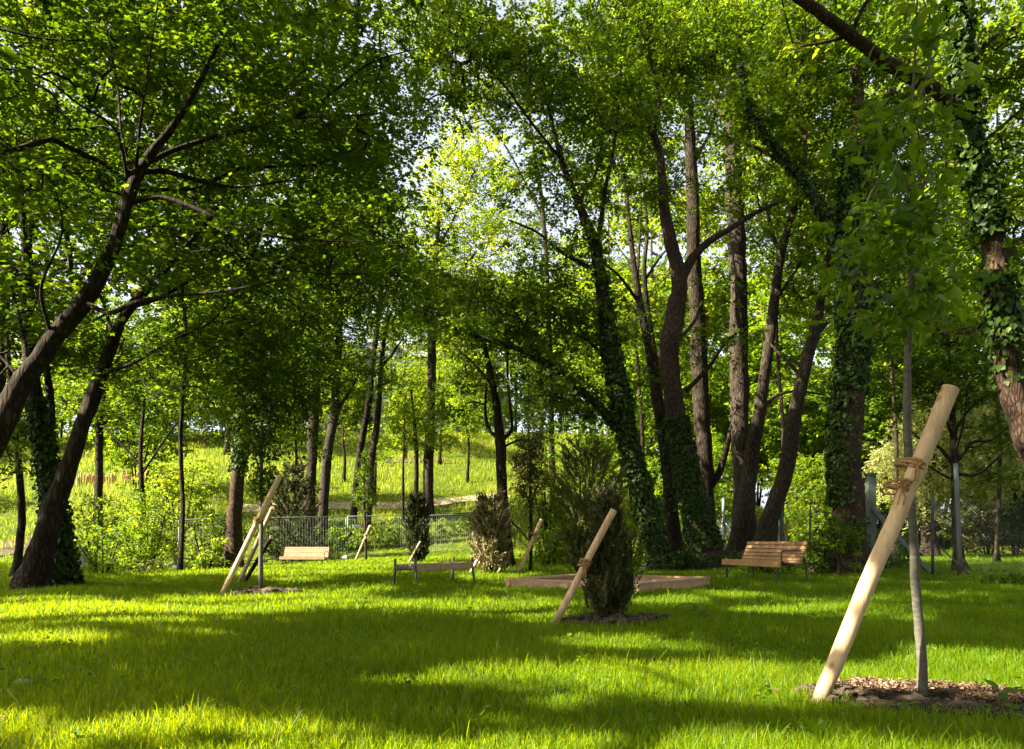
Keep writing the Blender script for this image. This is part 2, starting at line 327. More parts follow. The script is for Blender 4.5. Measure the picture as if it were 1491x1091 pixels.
def spray_leaves(mb, C, rs, per, leaf, shape, tilt=.28, njit=.45, droop=.35, tone0=.5, tvar=.22, prune=False):
    """flat, drooping leaf sprays round the centres C"""
    m = len(C)
    if m == 0: return
    nt = unit(np.stack([R.normal(0, tilt, m), R.normal(0, tilt, m), np.ones(m)], -1))
    st = np.clip(tone0 + R.normal(0, tvar, m), 0, 1)
    idx = np.repeat(np.arange(m), per); n = len(idx)
    fa = R.random((m, 6)) * 2 * math.pi; a = fa[idx, R.integers(0, 6, n)] + R.normal(0, .17, n)
    r = R.random(n) ** .62 * rs * R.uniform(.6, 1.25, m)[idx]
    u = unit(np.cross(nt, np.array([0, 1, .01]))); v = np.cross(nt, u)
    rad = np.cos(a)[:, None] * u[idx] + np.sin(a)[:, None] * v[idx]
    pos = C[idx] + r[:, None] * rad + nt[idx] * R.normal(0, .07 * rs + .02, n)[:, None]
    pos[:, 2] -= droop * r * r / max(rs, .05)
    nrm = nt[idx] + R.normal(0, njit, (n, 3)) + rad * .25
    dr = rad + R.normal(0, .5, (n, 3)); dr[:, 2] -= .35
    tn = np.clip(st[idx] + R.normal(0, .16, n), 0, 1)
    if prune:
        k = keep_mask(pos); pos, nrm, dr, tn = pos[k], nrm[k], dr[k], tn[k]
    add_leaves(mb, pos, nrm, dr, leaf * np.clip(R.normal(.92, .26, len(pos)), .4, 1.6), tn, shape)

def smooth_line(p, step=8):
    p = np.asarray(p, float); n = len(p)
    if n < 3:
        t = np.linspace(0, 1, step)[:, None]; return p[0] * (1 - t) + p[1] * t
    q = np.vstack([2 * p[0] - p[1], p, 2 * p[-1] - p[-2]]); out = []
    for i in range(n - 1):
        a, b, c, d = q[i:i + 4]
        for t in np.linspace(0, 1, step, endpoint=False):
            out.append(.5 * ((2 * b) + (c - a) * t + (2 * a - 5 * b + 4 * c - d) * t * t + (3 * b - a - 3 * c + d) * t ** 3))
    out.append(p[-1])
    return np.array(out)
def grow_twigs(mb, nodes, C, r0=.006, rmax=.06, sides=4, mi=0):
    """joins every spray centre to its nearest wood, thickening towards the trunk"""
    if len(C) == 0: return
    d0 = np.array([np.min(np.sum((nodes - c) ** 2, 1)) for c in C])
    order = np.argsort(d0)
    pts = np.vstack([nodes, C]); nn = len(nodes)
    allp = np.empty((nn + len(C), 3)); allp[:nn] = nodes; par = np.full(nn + len(C), -1); m = nn
    cap = 0
    for oi in order:
        c = C[oi]
        d = np.sum((allp[:m] - c) ** 2, 1) * np.where(allp[:m, 2] > c[2] + .3, 1.8, 1.0)
        j = int(np.argmin(d)); allp[m] = c; par[m] = j; m += 1
    cnt = np.ones(m)
    for i in range(m - 1, nn - 1, -1):
        if par[i] >= nn: cnt[par[i]] += cnt[i]
    ch = np.arange(nn, m); pa = allp[par[nn:m]]; cc = allp[ch]
    d = cc - pa; ln = np.linalg.norm(d, axis=1)
    ts = np.linspace(0, 1, 5); rr1 = np.minimum(r0 * np.sqrt(cnt[ch]), rmax)
    pc = np.where(par[ch] >= nn, cnt[np.maximum(par[ch], 0)], cnt[ch] * 1.3)
    rr0 = np.minimum(r0 * np.sqrt(np.minimum(pc, cnt[ch] * 2.2)), rmax)
    wob = R.normal(0, .07, (len(ch), 3)) * ln[:, None]; wob2 = R.normal(0, .06, (len(ch), 3)) * ln[:, None]
    sag = .10 * ln
    pts = pa[:, None, :] + d[:, None, :] * ts[None, :, None] + np.sin(ts * math.pi)[None, :, None] * wob[:, None, :] + np.sin(ts * 2 * math.pi)[None, :, None] * wob2[:, None, :]
    pts[:, :, 2] += np.sin(ts * math.pi)[None, :] * sag[:, None]
    rad = rr0[:, None] * (1 - ts) + rr1[:, None] * ts * .9
    t = unit(d); ref = np.where(np.abs(t[:, 1:2]) > .85, np.array([[1., 0, 0]]), np.array([[0, 1., 0]]))
    b = unit(np.cross(t, ref)); nv = np.cross(b, t)
    a = np.linspace(0, 2 * math.pi, sides, endpoint=False)
    V = pts[:, :, None, :] + rad[:, :, None, None] * (np.cos(a)[None, None, :, None] * b[:, None, None, :] + np.sin(a)[None, None, :, None] * nv[:, None, None, :])
    K = len(ts)
    i = np.arange(len(ch))[:, None, None] * (K * sides) + np.arange(K - 1)[None, :, None] * sides; j = np.arange(sides)[None, None, :]; k = (j + 1) % sides
    mb.add(V.reshape(-1, 3), np.stack([i + j, i + k, i + k + sides, i + j + sides], -1).reshape(-1, 4), mi=mi)

LAI = 2.0
def vol_centres(vols, Y, leaf, lai, per, prune=True):
    out = []
    for v in vols:
        px, py, rx, ry = v[:4]; dY = v[4] if len(v) > 4 else 0; rY = v[5] if len(v) > 5 else 1.5; k = v[6] if len(v) > 6 else 1
        Yc = Y + dY; c = P(px, py, Yc); wx = rx * Yc / F; wz = ry * Yc / F
        n = int(k * LAI * lai * math.pi * wx * wz / (.42 * leaf * leaf) / per) + 3
        q = unit(R.normal(size=(n, 3))) * (R.random(n) ** .42)[:, None]
        # boughs gather the sprays in layers with gaps between them
        p = c + q * np.array([wx, rY, wz])
        f = np.sin(p[:, 2] * 3.1 + np.sin(p[:, 0] * 1.3 + px) * 1.5 + p[:, 1] * .6) + .8 * np.sin(p[:, 0] * 2.3 + p[:, 2] * 1.1 + py) * np.sin(p[:, 1] * 1.7 + 1)
        p = p[(f > -.55) | (R.random(n) < .35)]
        out.append(p)
    C = np.concatenate(out)
    if prune: C = C[keep_mask(C)]
    C = C[C[:, 2] > G(C[:, 0], C[:, 1]) + .07]
    return C
def ivy_on(mb, line, rad, y0, y1, dens, size=.085, side=None):
    """ivy leaves clothing a trunk line between heights y0..y1"""
    seg = np.linalg.norm(np.diff(line, axis=0), axis=1)
    for i in range(len(line) - 1):
        z = line[i, 2]
        if not (y0 <= z <= y1): continue
        n = int(1.7 * dens * seg[i] * (rad[i] + .06) * 6.3)
        if n < 1: continue
        t = R.random(n); p = line[i] + (line[i + 1] - line[i]) * t[:, None]
        a = R.random(n) * 6.283
        if side is not None: a = side[0] + R.normal(0, side[1], n)
        tt = unit(line[i + 1] - line[i]); b = unit(np.cross(tt, [0.03, 1, .02])); nn = np.cross(b, tt)
        rd = np.cos(a)[:, None] * b + np.sin(a)[:, None] * nn
        pos = p + rd * (rad[i] + np.abs(R.normal(.015, .045, n)))[:, None]
        nrm = rd + R.normal(0, .45, (n, 3)) + np.array([0, 0, .35]); dr = R.normal(0, .5, (n, 3)) + np.array([0, 0, -1.0])
        add_leaves(mb, pos, nrm, dr, size * R.uniform(.6, 1.25, n), np.clip(R.normal(.45, .28, n), 0, 1), 'kite')

def tree(name, label, cat, Y, limbs, vols, leaf=.12, shape='kite', mat='maple', bark='bark', lai=2.6, per=26, rs=.42, ivy=None,
         group=None, flare=1.75, tone0=.5, prune=True, trunk='trunk', crown='crown', r0=.0055, droop=.35, sides=12, tilt=.28, lump=.09, rmax=.06, njit=.45, twig='twig', fine=True, wk=1.0):
    if fine: leaf *= .7; per = int(per * 1.9)
    b0 = P(limbs[0][0][0], limbs[0][0][1], Y + (limbs[0][0][3] if len(limbs[0][0]) > 3 else 0))
    gz = float(G(b0[0], b0[1]))
    root = thing(name, label, cat, (b0[0], b0[1], gz), group)
    mb = MB(); nodes = []; lines = []
    for li, L in enumerate(limbs):
        pts = np.array([P(q[0], q[1], Y + (q[3] if len(q) > 3 else 0)) for q in L])
        rad = np.array([wk * q[2] * .5 * (Y + (q[3] if len(q) > 3 else 0)) / F for q in L])
        if li == 0: pts[0, 2] = gz - .12
        sl = smooth_line(np.column_stack([pts, rad]), 7)
        ln = sl[:, :3]; rd = np.maximum(sl[:, 3], .002)
        w = np.cumsum(R.normal(0, 1, (len(ln), 3)), axis=0); w -= np.linspace(0, 1, len(ln))[:, None] * w[-1]
        ln = ln + w * rd[:, None] * .05
        if li == 0:
            h = ln[:, 2] - gz
            rd = rd * (1 + (flare - 1) * np.exp(-np.maximum(h, 0) / .22))
        lu = lump if rd.max() > .05 else .03
        if li == 0 and rd.max() > .08: lu = lump + .26 * np.exp(-np.maximum(ln[:, 2] - gz, 0) / .28)
        mb.tube(ln, rd, sides if rd.max() > .03 else 7, lump=lu)
        nodes.append(ln[(len(ln) // 3 if li == 0 else 0):]); lines.append((ln, rd))
    nodes = np.concatenate(nodes); C = None
    if vols:
        C = vol_centres(vols, Y, leaf, lai, per, prune)
        grow_twigs(mb, nodes, C, r0, rmax, mi=1)
    mb.build(trunk, [M[bark], M[twig]], root, smooth=True)
    if vols:
        lv = MB(); spray_leaves(lv, C, rs, per, leaf, shape, tone0=tone0, droop=droop, tilt=tilt, njit=njit, prune=prune)
        lv.build(crown, M[mat], root, tone=True)
    if ivy:
        iv = MB()
        for (li, z0, z1, dens, *rest) in ivy:
            ivy_on(iv, lines[li][0], lines[li][1], z0, z1, dens, *rest)
        if iv.n: iv.build('ivy', M['ivy'], root, tone=True)
    return root

def hit(px, py):
    """where the sight line through a photo pixel meets the terrain"""
    Y = np.arange(2.0, 160, .05); z = HC + (HY - py) * Y / F; x = (px - CX) * Y / F
    k = np.nonzero(z <= G(x, Y))[0]
    return float(Y[k[0]]) if len(k) else 160.0

# ================================================================== SETTING
def grid_axis(lo, a, b, hi, step):
    mid = np.arange(a, b + step, step)
    up = b + np.cumsum(step * 1.25 ** np.arange(1, 60)); up = up[up < hi]
    dn = a - np.cumsum(step * 1.25 ** np.arange(1, 60)); dn = dn[dn > lo]
    return np.concatenate([[lo], dn[::-1], mid, up, [hi]])
xs = grid_axis(-420, -32, 32, 420, .5); ys = grid_axis(-120, 0, 95, 420, .5)
gx, gy = np.meshgrid(xs, ys)
gm = MB(); nx = len(xs)
V = np.column_stack([gx.ravel(), gy.ravel(), G(gx, gy).ravel()])
i = (np.arange(len(ys) - 1)[:, None] * nx + np.arange(nx - 1)[None, :]).ravel()
gm.add(V, np.column_stack([i, i + 1, i + nx + 1, i + nx]))
tag(gm.build('ground', M['ground'], smooth=True), 'grassy ground of the park rising to a slope behind the fence', 'ground', kind='structure')

def strip(name, pxs, width, mat, label):
    c = []
    for px, py in pxs:
        Y = hit(px, py); c.append([(px - CX) * Y / F, Y])
    c = smooth_line(np.column_stack([c, np.zeros(len(c))]), 10)[:, :2]
    t = unit(np.gradient(c, axis=0)); n = np.column_stack([-t[:, 1], t[:, 0]])
    mb = MB(); rows = []
    for q in np.linspace(-.5, .5, 5):
        p = c + n * q * (width + .15 * np.sin(np.arange(len(c)) * .9)[:, None]); rows.append(np.column_stack([p, G(p[:, 0], p[:, 1]) + .05]))
    V = np.stack(rows, 1).reshape(-1, 3); k = len(c)
    i = (np.arange(k - 1)[:, None] * 5 + np.arange(4)[None, :]).ravel()
    mb.add(V, np.column_stack([i, i + 1, i + 6, i + 5]))
    return tag(mb.build(name, M[mat], smooth=True), label, 'path', kind='structure')
strip('path', [(330, 741), (420, 739), (500, 737), (570, 737), (620, 733), (690, 727), (740, 722)], 1.5, 'gravel', 'pale gravel path crossing the lit slope behind the fence')
strip('dirt_path', [(-60, 812), (-10, 806), (20, 796), (60, 788), (110, 782)], 2.4, 'soil', 'bare brown path at the left edge beyond the leaning trunks')
strip('terrace', [(560, 672), (600, 671), (650, 668)], 1.3, 'soil', 'worn bare strip high on the lit slope')

# ------------------------------------------------------------------ lawn grass
SOILS = [(2.12, 3.86, .62, .40), (1.02, 7.75, .48, .28), (-3.75, 11.55, .50, .26)]     # bare planting rings x, y, rx, ry
def soil_in(x, y, grow=1.0):
    m = np.zeros(len(x), bool)
    for cx, cy, rx, ry in SOILS:
        d = ((x - cx) / (rx * grow)) ** 2 + ((y - cy) / (ry * grow)) ** 2
        m |= d + .25 * np.sin(x * 9 + cx) * np.sin(y * 13) < 1
    return m
SBN = np.array([1.93, 11.8]); SBA = unit(np.array([-2.02, 1.585])); SBB = unit(np.array([1.585, 2.02])); SBS = 2.57
def in_box(x, y):
    q = np.column_stack([x, y]) - SBN; a = q @ SBA; b = q @ SBB
    return (a > -.04) & (a < SBS + .04) & (b > -.04) & (b < SBS + .04)
def blades(mb, x, y, h, w, lean, tone):
    n = len(x); z = G(x, y)
    a = R.random(n) * 6.283; fx, fy = np.cos(a), np.sin(a)
    la = R.random(n) * 6.283; lx, ly = np.cos(la) * lean * h, np.sin(la) * lean * h
    B = np.column_stack([x, y, z - .01])
    W = np.column_stack([fx, fy, np.zeros(n)]) * (w * .5)[:, None]
    m1 = B + np.column_stack([lx * .22, ly * .22, h * .5]); m2 = B + np.column_stack([lx * .6, ly * .6, h * .82]); tip = B + np.column_stack([lx, ly, h * (1 - .25 * lean ** 2)])
    V = np.stack([B - W, B + W, m1 + W * .85, m1 - W * .85, m2 + W * .5, m2 - W * .5, tip], 1).reshape(-1, 3)
    b = np.arange(n)[:, None] * 7
    mb.add(V, b + np.array([0, 1, 2, 3]), tone); o = -7 * n
    mb.add(np.zeros((0, 3)), b + np.array([3, 2, 4, 5]) + o, tone)
    mb.add(np.zeros((0, 3)), b + np.array([5, 4, 6]) + o, tone)
def grass_field():
    mb = MB(); N = 760000
    Y = 2.3 * (42 / 2.3) ** R.random(N); X = (R.random(N) - .5) * (1.36 * Y + 3.5)
    # clumps
    k = R.random(N) < .45
    X = np.where(k, np.round(X * 9 + .3 * np.sin(Y * 20)) / 9 + R.normal(0, .025, N), X); Y = np.where(k, np.round(Y * 9) / 9 + R.normal(0, .025, N), Y)
    s = soil_in(X, Y); keep = (~s | (R.random(N) < .05)) & ~in_box(X, Y)
    X, Y = X[keep], Y[keep]; n = len(X)
    pat = .5 + .25 * np.sin(X * 1.9 + np.sin(Y * 1.3) * 2) + .25 * np.sin(Y * 2.7 + X * .8)
    far = np.clip((Y - 4) / 26, 0, 1)
    h = (.050 + .030 * pat) * R.uniform(.55, 1.35, n) * (1 + .55 * far)
    tall = R.random(n) < .03; h = np.where(tall, h * R.uniform(1.3, 1.9, n), h)
    w = (.0032 + .0014 * R.random(n)) * (1 + 4.4 * far)
    lean = np.abs(R.normal(.35, .28, n)) + .25 * tall
    tone = np.clip(.32 + .14 * (1 - np.clip((Y - 3) / 8, 0, 1)) + .22 * pat + R.normal(0, .16, n), 0, .9); tone = np.where(R.random(n) < .018, 1.0, tone)  # blades near the camera toned lighter and yellower to stand in for stronger sun
    blades(mb, X, Y, h, w, lean, tone)
    return mb.build('lawn_grass', M['grass'], tone=True)
tag(grass_field(), 'uncut green lawn grass with sun flecks', 'grass', kind='stuff')
def slope_grass():
    mb = MB(); N = 120000
    Y = R.uniform(42, 84, N); X = R.uniform(-60, 30, N)
    k = (np.abs(X / Y) < .9)
    X, Y = X[k], Y[k]; n = len(X)
    pat = .5 + .5 * np.sin(X * .7 + np.sin(Y * .5) * 2) * np.sin(Y * .6 + 1)
    h = (.18 + .32 * pat) * R.uniform(.5, 1.3, n); w = R.uniform(.02, .045, n)
    blades(mb, X, Y, h, w, np.abs(R.normal(.4, .3, n)), np.clip(.25 + .45 * pat + R.normal(0, .2, n), 0, 1))
    return mb.build('slope_grass', M['hay'], tone=True)
tag(slope_grass(), 'tall sunlit grass on the slope behind the fence', 'grass', kind='stuff')

# ================================================================== STAKES, ROPES, SAPLINGS
def pole(name, label, cat, a, b, ra, rb, mat='stake', group=None, sides=14):
    root = thing(name, label, cat, (a[0], a[1], float(G(a[0], a[1]))), group)
    a = np.array(a, float); b = np.array(b, float)
    pts = np.array([a + (b - a) * t for t in np.linspace(-.04, 1, 14)]); pts += np.cumsum(R.normal(0, .0012, pts.shape), 0)
    mb = MB(); mb.tube(pts, np.linspace(ra, rb, 14), sides, caps=False, lump=.035); mb.build('shaft', M[mat], root, smooth=True)
    d = unit(pts[-1] - pts[-2]); cb = MB()
    cb.tube(np.array([pts[-1] - d * .004, pts[-1] + d * rb * .10, pts[-1] + d * rb * .16]), [rb * 1.0, rb * .93, rb * .8], sides, caps=True, lump=.03)
    cb.build('sawn_end', M['stake_end'], root)
    return root
def rope(name, label, c, axis, rad, off, coils=4, thick=.006, fray=60, group=None):
    """coils of coarse rope round a stake and what it carries, with a frayed knot"""
    root = thing(name, label, 'rope', c, group)
    ax = unit(axis); ref = unit(np.cross(ax, [0, 1, .1])); v = np.cross(ax, ref)
    mb = MB()
    for k in range(coils):
        t = np.linspace(0, 2 * math.pi, 26); h = (k - coils / 2) * thick * 1.7
        rr = rad + thick * R.uniform(.6, 1.3)
        w = np.sin(t * 2 + R.random() * 6) * thick * .9
        tilt = R.normal(0, .12)
        p = np.array(c) + np.outer(h + w + tilt * rr * np.sin(t), ax) + np.outer(rr * np.cos(t), ref) + np.outer(rr * np.sin(t), v)
        # the loop reaches out towards the tied stem
        o = np.array(off, float); p += np.outer(np.clip((np.cos(t) * (ref @ unit(o)) + np.sin(t) * (v @ unit(o))), 0, 1) ** 2, o)
        mb.tube(p, thick * R.uniform(.8, 1.15), 6, caps=False, lump=.12)
    mb.build('coil', M['rope'], root, smooth=True)
    kb = MB(); kc = np.array(c) + unit(np.array(off) + [0, -.3, 0]) * (rad + thick)
    for k in range(3):
        t = np.linspace(0, 5.2, 16); q = R.normal(size=(2, 3)); q = unit(q)
        kb.tube(kc + thick * 2.6 * (np.outer(np.cos(t), q[0]) + np.outer(np.sin(t), q[1])), thick * 1.1, 6, lump=.1)
    t = np.linspace(0, 1, 6)[:, None]
    for k in range(2):
        kb.tube(kc + t * np.array([R.normal(-.02, .02), -.02, -.09 * thick / .006]) + R.normal(0, thick * .6, (6, 3)), np.linspace(thick, thick * .6, 6), 6)
    kb.build('knot', M['rope'], root, smooth=True)
    fb = MB()
    for k in range(fray):
        d = unit(R.normal(size=3) + np.array([-.5, -.3, .1])) * thick * R.uniform(3, 9)
        fb.tube(kc + t * d + R.normal(0, thick * .4, (6, 3)) * t, thick * .12, 3, caps=False)
    fb.build('frayed_fibres', M['rope'], root)
    return root
def stake_px(name, label, a, b, Ya, Yb, ra, rb, **k):
    A = P(a[0], a[1], Ya); A[2] = float(G(A[0], A[1]))
    return pole(name, label, 'stake', A, P(b[0], b[1], Yb), ra, rb, **k), A, P(b[0], b[1], Yb)

# near right: stake, sapling, rope
_, a, b = stake_px('wooden_stake', 'thick peeled wooden stake leaning against the near sapling in the soil patch', (1190, 1032), (1383, 566), 3.72, 3.72, .037, .041)
ax = b - a
SAP = [[(1342, 1034, 15), (1341, 950, 14), (1334, 860, 13.5), (1331, 800, 13), (1327, 700, 12), (1323, 610, 11.5), (1325, 500, 10.5), (1328, 420, 9), (1327, 330, 7.5), (1330, 240, 6), (1329, 150, 4.5), (1333, 60, 3), (1338, -60, 2)],
       [(1326, 420, 4), (1350, 350, 3), (1370, 280, 2)], [(1327, 400, 4), (1295, 330, 3), (1270, 270, 2)], [(1328, 300, 4), (1362, 230, 3), (1385, 160, 1.5)], [(1329, 280, 3.5), (1290, 210, 2.5), (1265, 150, 1.5)],
       [(1330, 180, 3), (1350, 110, 2), (1362, 40, 1.2)], [(1326, 470, 4), (1285, 430, 2.5), (1250, 400, 1.5)], [(1326, 460, 4), (1360, 420, 2.5), (1390, 400, 1.5)]]
tree('sapling', 'young tree with slender grey stem and broad green leaves tied to the thick near stake', 'sapling', 3.86, SAP,
     [(1300, 430, 85, 60, 0, .34), (1290, 330, 90, 70, 0, .36), (1345, 310, 60, 90, 0, .3), (1340, 160, 65, 90, .0, .3), (1280, 210, 60, 70, 0, .3), (1345, 60, 45, 70, 0, .22), (1345, 440, 55, 50, 0, .3), (1225, 400, 25, 40, 0, .15)],
     leaf=.072, shape='oval', mat='chestnut', bark='bark_young', lai=1.75, per=11, rs=.15, flare=1.15, r0=.0022, rmax=.009, droop=.5, lump=.03, prune=False, tilt=.45, njit=.5, tone0=.5, twig='bark_young', fine=False)
n1 = P(1318, 701, 3.72); n2 = P(1329, 680, 3.72)
rope('rope_tie', 'coarse coconut rope with frayed knot, lower binding on the thick near stake', P(1311, 708, 3.72), ax, .042, np.array([-.016, .05, .0]), 4, .006, 90)
rope('rope_tie', 'coarse coconut rope, upper binding joining the thick near stake to the sapling stem', P(1331, 676, 3.72), ax, .042, np.array([-.016, .055, .01]), 4, .006, 16)

# centre: stake and rope on the big yew
_, a, b = stake_px('wooden_stake', 'peeled wooden stake leaning into the dark yew beside the sandbox', (806, 905), (893, 742), 7.75, 7.72, .036, .036)
rope('rope_tie', 'brown rope knotted round the stake at the dark yew', P(851, 820, 7.735), b - a, .040, np.array([.03, .05, .0]), 5, .0095, 90)
# left trio
_, a, b = stake_px('wooden_stake', 'longest pale stake leaning over the sapling left of the far bench', (321, 868), (407, 693), 11.4, 11.4, .037, .042)
rope('rope_tie', 'brown rope on the longest pale stake of the left sapling', P(375, 757, 11.4), b - a, .043, np.array([.03, .06, 0]), 5, .009, 40)
stake_px('wooden_stake', 'shorter pale stake behind the longest one of the left sapling', (346, 851), (398, 740), 13.6, 12.2, .036, .036)
stake_px('wooden_stake', 'grey shaded stake leaning behind the left sapling, lowest of its three', (354, 848), (396, 783), 14.0, 12.4, .034, .034, mat='bark_grey')
# far ones
_, a, b = stake_px('wooden_stake', 'small pale stake at the thin sapling right of the far bench', (517, 813), (539, 766), 31.5, 31.0, .045, .05, sides=8)
rope('rope_tie', 'small rope binding the pale stake to the thin sapling right of the far bench', P(533, 779, 31.0), b - a, .05, np.array([.0, .06, 0]), 4, .012, 10)
stake_px('wooden_stake', 'thin stake leaning into the slim dark yew behind the backless bench', (594, 823), (612, 789), 25.5, 25.2, .035, .035, sides=8)
_, a, b = stake_px('wooden_stake', 'pale stake tied to the small-leaved sapling behind the sandbox', (754, 836), (789, 757), 18.8, 18.8, .046, .05, sides=10)
rope('rope_tie', 'light brown rope on the stake of the small-leaved sapling behind the sandbox', P(779, 777, 18.8), b - a, .05, np.array([-.07, .05, 0]), 4, .010, 24)
stake_px('wooden_stake', 'short pale stake leaning against the straw-coloured yew', (684, 836), (703, 803), 18.6, 18.9, .04, .04, sides=8)
stake_px('wooden_stake', 'short pale stake behind the slatted bench by the right trees', (1138, 792), (1147, 757), 24.3, 24.3, .05, .05, sides=8)

# saplings
tree('sapling', 'slender sapling with narrow dark crown held by three stakes at left', 'sapling', 11.8,
     [[(380, 866, 7), (379, 800, 6.5), (379, 730, 6), (380, 650, 5), (382, 570, 4), (380, 490, 2)], [(379, 690, 3), (365, 640, 2), (356, 590, 1)], [(380, 680, 3), (394, 620, 2), (404, 570, 1)], [(380, 600, 2.5), (368, 545, 1.5), (362, 500, 1)]],
     [(380, 640, 32, 70, 0, .35), (378, 560, 34, 60, 0, .35), (384, 700, 20, 30, 0, .2), (385, 500, 24, 30, 0, .25)], leaf=.06, mat='maple_dark', bark='bark_young', lai=1.9, per=14, rs=.16, flare=1.1, r0=.0022, rmax=.012, tilt=.5, prune=False)
tree('sapling', 'thin pale-stemmed sapling with small oval crown in front of the mesh fence', 'sapling', 31.2,
     [[(533, 814, 4), (532, 770, 3.5), (531, 730, 3), (531, 670, 2)]], [(531, 716, 17, 30, 0, .5), (530, 690, 14, 30, 0, .4)], leaf=.10, mat='maple_dark', bark='bark_grey', lai=2.2, per=14, rs=.2, flare=1.1, r0=.004, rmax=.02, tilt=.5, prune=False)
tree('sapling', 'sapling with sparse small brownish leaves and thin dark stem behind the sandbox', 'sapling', 19.0,
     [[(772, 836, 5), (774, 780, 4.5), (773, 720, 4), (772, 640, 2.5)], [(773, 740, 2.5), (760, 700, 1.5), (752, 660, 1)], [(773, 735, 2.5), (786, 690, 1.5), (792, 650, 1)]],
     [(772, 690, 30, 55, 0, .5), (775, 640, 24, 30, 0, .4)], leaf=.07, mat='yew', bark='bark', lai=1.5, per=14, rs=.2, flare=1.1, r0=.003, rmax=.012, tilt=.5, prune=False, tone0=.7)
# ------------------------------------------------------------------ yews
def yew(name, label, px, pyb, Y, prof, n, mat, leaf, tone0=.4, stem_top=.8, dead=0.0, spread=.35, tv=.17):
    """upright yew: many ascending shoots clothed with needles; prof = (height m, radius m)"""
    c = P(px, pyb, Y); c[2] = float(G(c[0], c[1]))
    root = thing(name, label, 'yew', c)
    hs = np.array([p[0] for p in prof]); rs = np.array([p[1] for p in prof]); H = hs[-1]
    st = MB()
    for k in range(9):
        a = R.random() * 6.28; t = np.linspace(0, 1, 7)[:, None]; hh = H * R.uniform(.55, .95)
        rr = np.interp(hh * .8, hs, rs) * R.uniform(.2, .75)
        st.tube(np.array(c) + np.hstack([t ** .7 * rr * math.cos(a), t ** .7 * rr * math.sin(a), t * hh]) + R.normal(0, .008, (7, 3)), np.linspace(.016, .004, 7), 5)
    st.build('stems', M['twig'], root, smooth=True)
    mb = MB()
    m = n // 26; hz = np.interp(R.random(m), np.linspace(0, 1, 40), np.linspace(.02, H, 40))
    a = R.random(m) * 6.283; q = R.random(m) ** .38
    lob = 1 + .16 * np.sin(a * 3 + hz * 4) + .12 * np.sin(a * 5 - hz * 7)
    kp = (np.sin(a * 2.3 + hz * 5 + px) + np.sin(hz * 9 - a * 3) + R.normal(0, .5, m)) > -1.0; a, hz, q, lob = a[kp], hz[kp], q[kp], lob[kp]; m = len(a)
    r = np.interp(hz, hs, rs) * q * lob
    b = np.array(c) + np.column_stack([r * np.cos(a), r * np.sin(a), hz])
    d = unit(np.column_stack([np.cos(a) * spread, np.sin(a) * spread, np.ones(m)]) + R.normal(0, .25, (m, 3)))
    L = R.uniform(.10, .24, m) * (leaf / .05)
    idx = np.repeat(np.arange(m), 26); t = R.random(len(idx))
    p = b[idx] + d[idx] * (t * L[idx])[:, None]
    sd = unit(np.cross(d[idx], R.normal(size=(len(idx), 3))))
    dirv = d[idx] * .75 + sd * .8; nrm = np.cross(dirv, R.normal(size=dirv.shape))
    tn = np.clip(tone0 + R.normal(0, tv, m)[idx] + R.normal(0, .12, len(idx)) + .25 * (t - .5), 0, 1)
    tn = np.where((R.random(m) < dead)[idx], np.clip(tn + .5, 0, 1), tn)
    add_leaves(mb, p, nrm, dirv, leaf * R.uniform(.7, 1.2, len(idx)), tn, 'blade')
    mb.build('foliage', M[mat], root, tone=True)
    return root
yew('yew', 'dense dark columnar yew in the centre with a stake tied to it', 885, 902, 8.05,
    [(0, .12), (.18, .225), (.45, .235), (.7, .195), (.95, .145), (1.12, .10), (1.25, .04)], 30000, 'yew', .05, .44, dead=.14, spread=.28)
yew('yew', 'tall bushy dark yew with fluffy wide top behind the sandbox', 852, 840, 16.9,
    [(0, .18), (.4, .3), (1.0, .40), (1.6, .62), (2.1, .72), (2.5, .5), (2.8, .2)], 17000, 'yew_olive', .10, .5, dead=.08, spread=.75)
yew('yew', 'slim dark columnar yew behind the backless bench', 608, 823, 25.6, [(0, .18), (.5, .3), (1.2, .34), (1.7, .28), (2.1, .08)], 20000, 'yew', .085, .3)
yew('yew', 'straw-coloured half dry yew beside the backless bench', 716, 836, 18.9, [(0, .22), (.25, .34), (.7, .38), (1.2, .38), (1.5, .32), (1.8, .12)], 20000, 'yew_dry', .085, .48, dead=.3, spread=.8, tv=.24)

# ------------------------------------------------------------------ soil patches
def soil(i, label):
    cx, cy, rx, ry = SOILS[i]; mb = MB(); nr, na = 9, 40
    a = np.linspace(0, 6.283, na, endpoint=False); rows = []
    for k in range(nr):
        q = (k + 1) / nr; e = 1.18 * q * (1 + .10 * np.sin(a * 3 + i) + .07 * np.sin(a * 7 + 2))
        x = cx + rx * e * np.cos(a); y = cy + ry * e * np.sin(a)
        rows.append(np.column_stack([x, y, G(x, y) + .004 + .045 * (1 - q ** 2) * (1 + .6 * np.sin(x * 14) * np.sin(y * 17)) + (R.normal(0, .008, na) if k < nr - 1 else -.02)]))
    V = np.vstack([[[cx, cy, float(G(cx, cy)) + .05]], np.concatenate(rows)])
    mb.add(V, np.column_stack([np.zeros(na, int), 1 + np.arange(na), 1 + (np.arange(na) + 1) % na]))
    k = (np.arange(nr - 1)[:, None] * na + 1 + np.arange(na)[None, :]); k2 = (np.arange(nr - 1)[:, None] * na + 1 + ((np.arange(na) + 1) % na)[None, :])
    mb.add(np.zeros((0, 3)), np.stack([k, k + na, k2 + na, k2], -1).reshape(-1, 4) - mb.n)
    return tag(mb.build('bare_soil', M['soil'], smooth=True), label, 'soil', kind='structure')
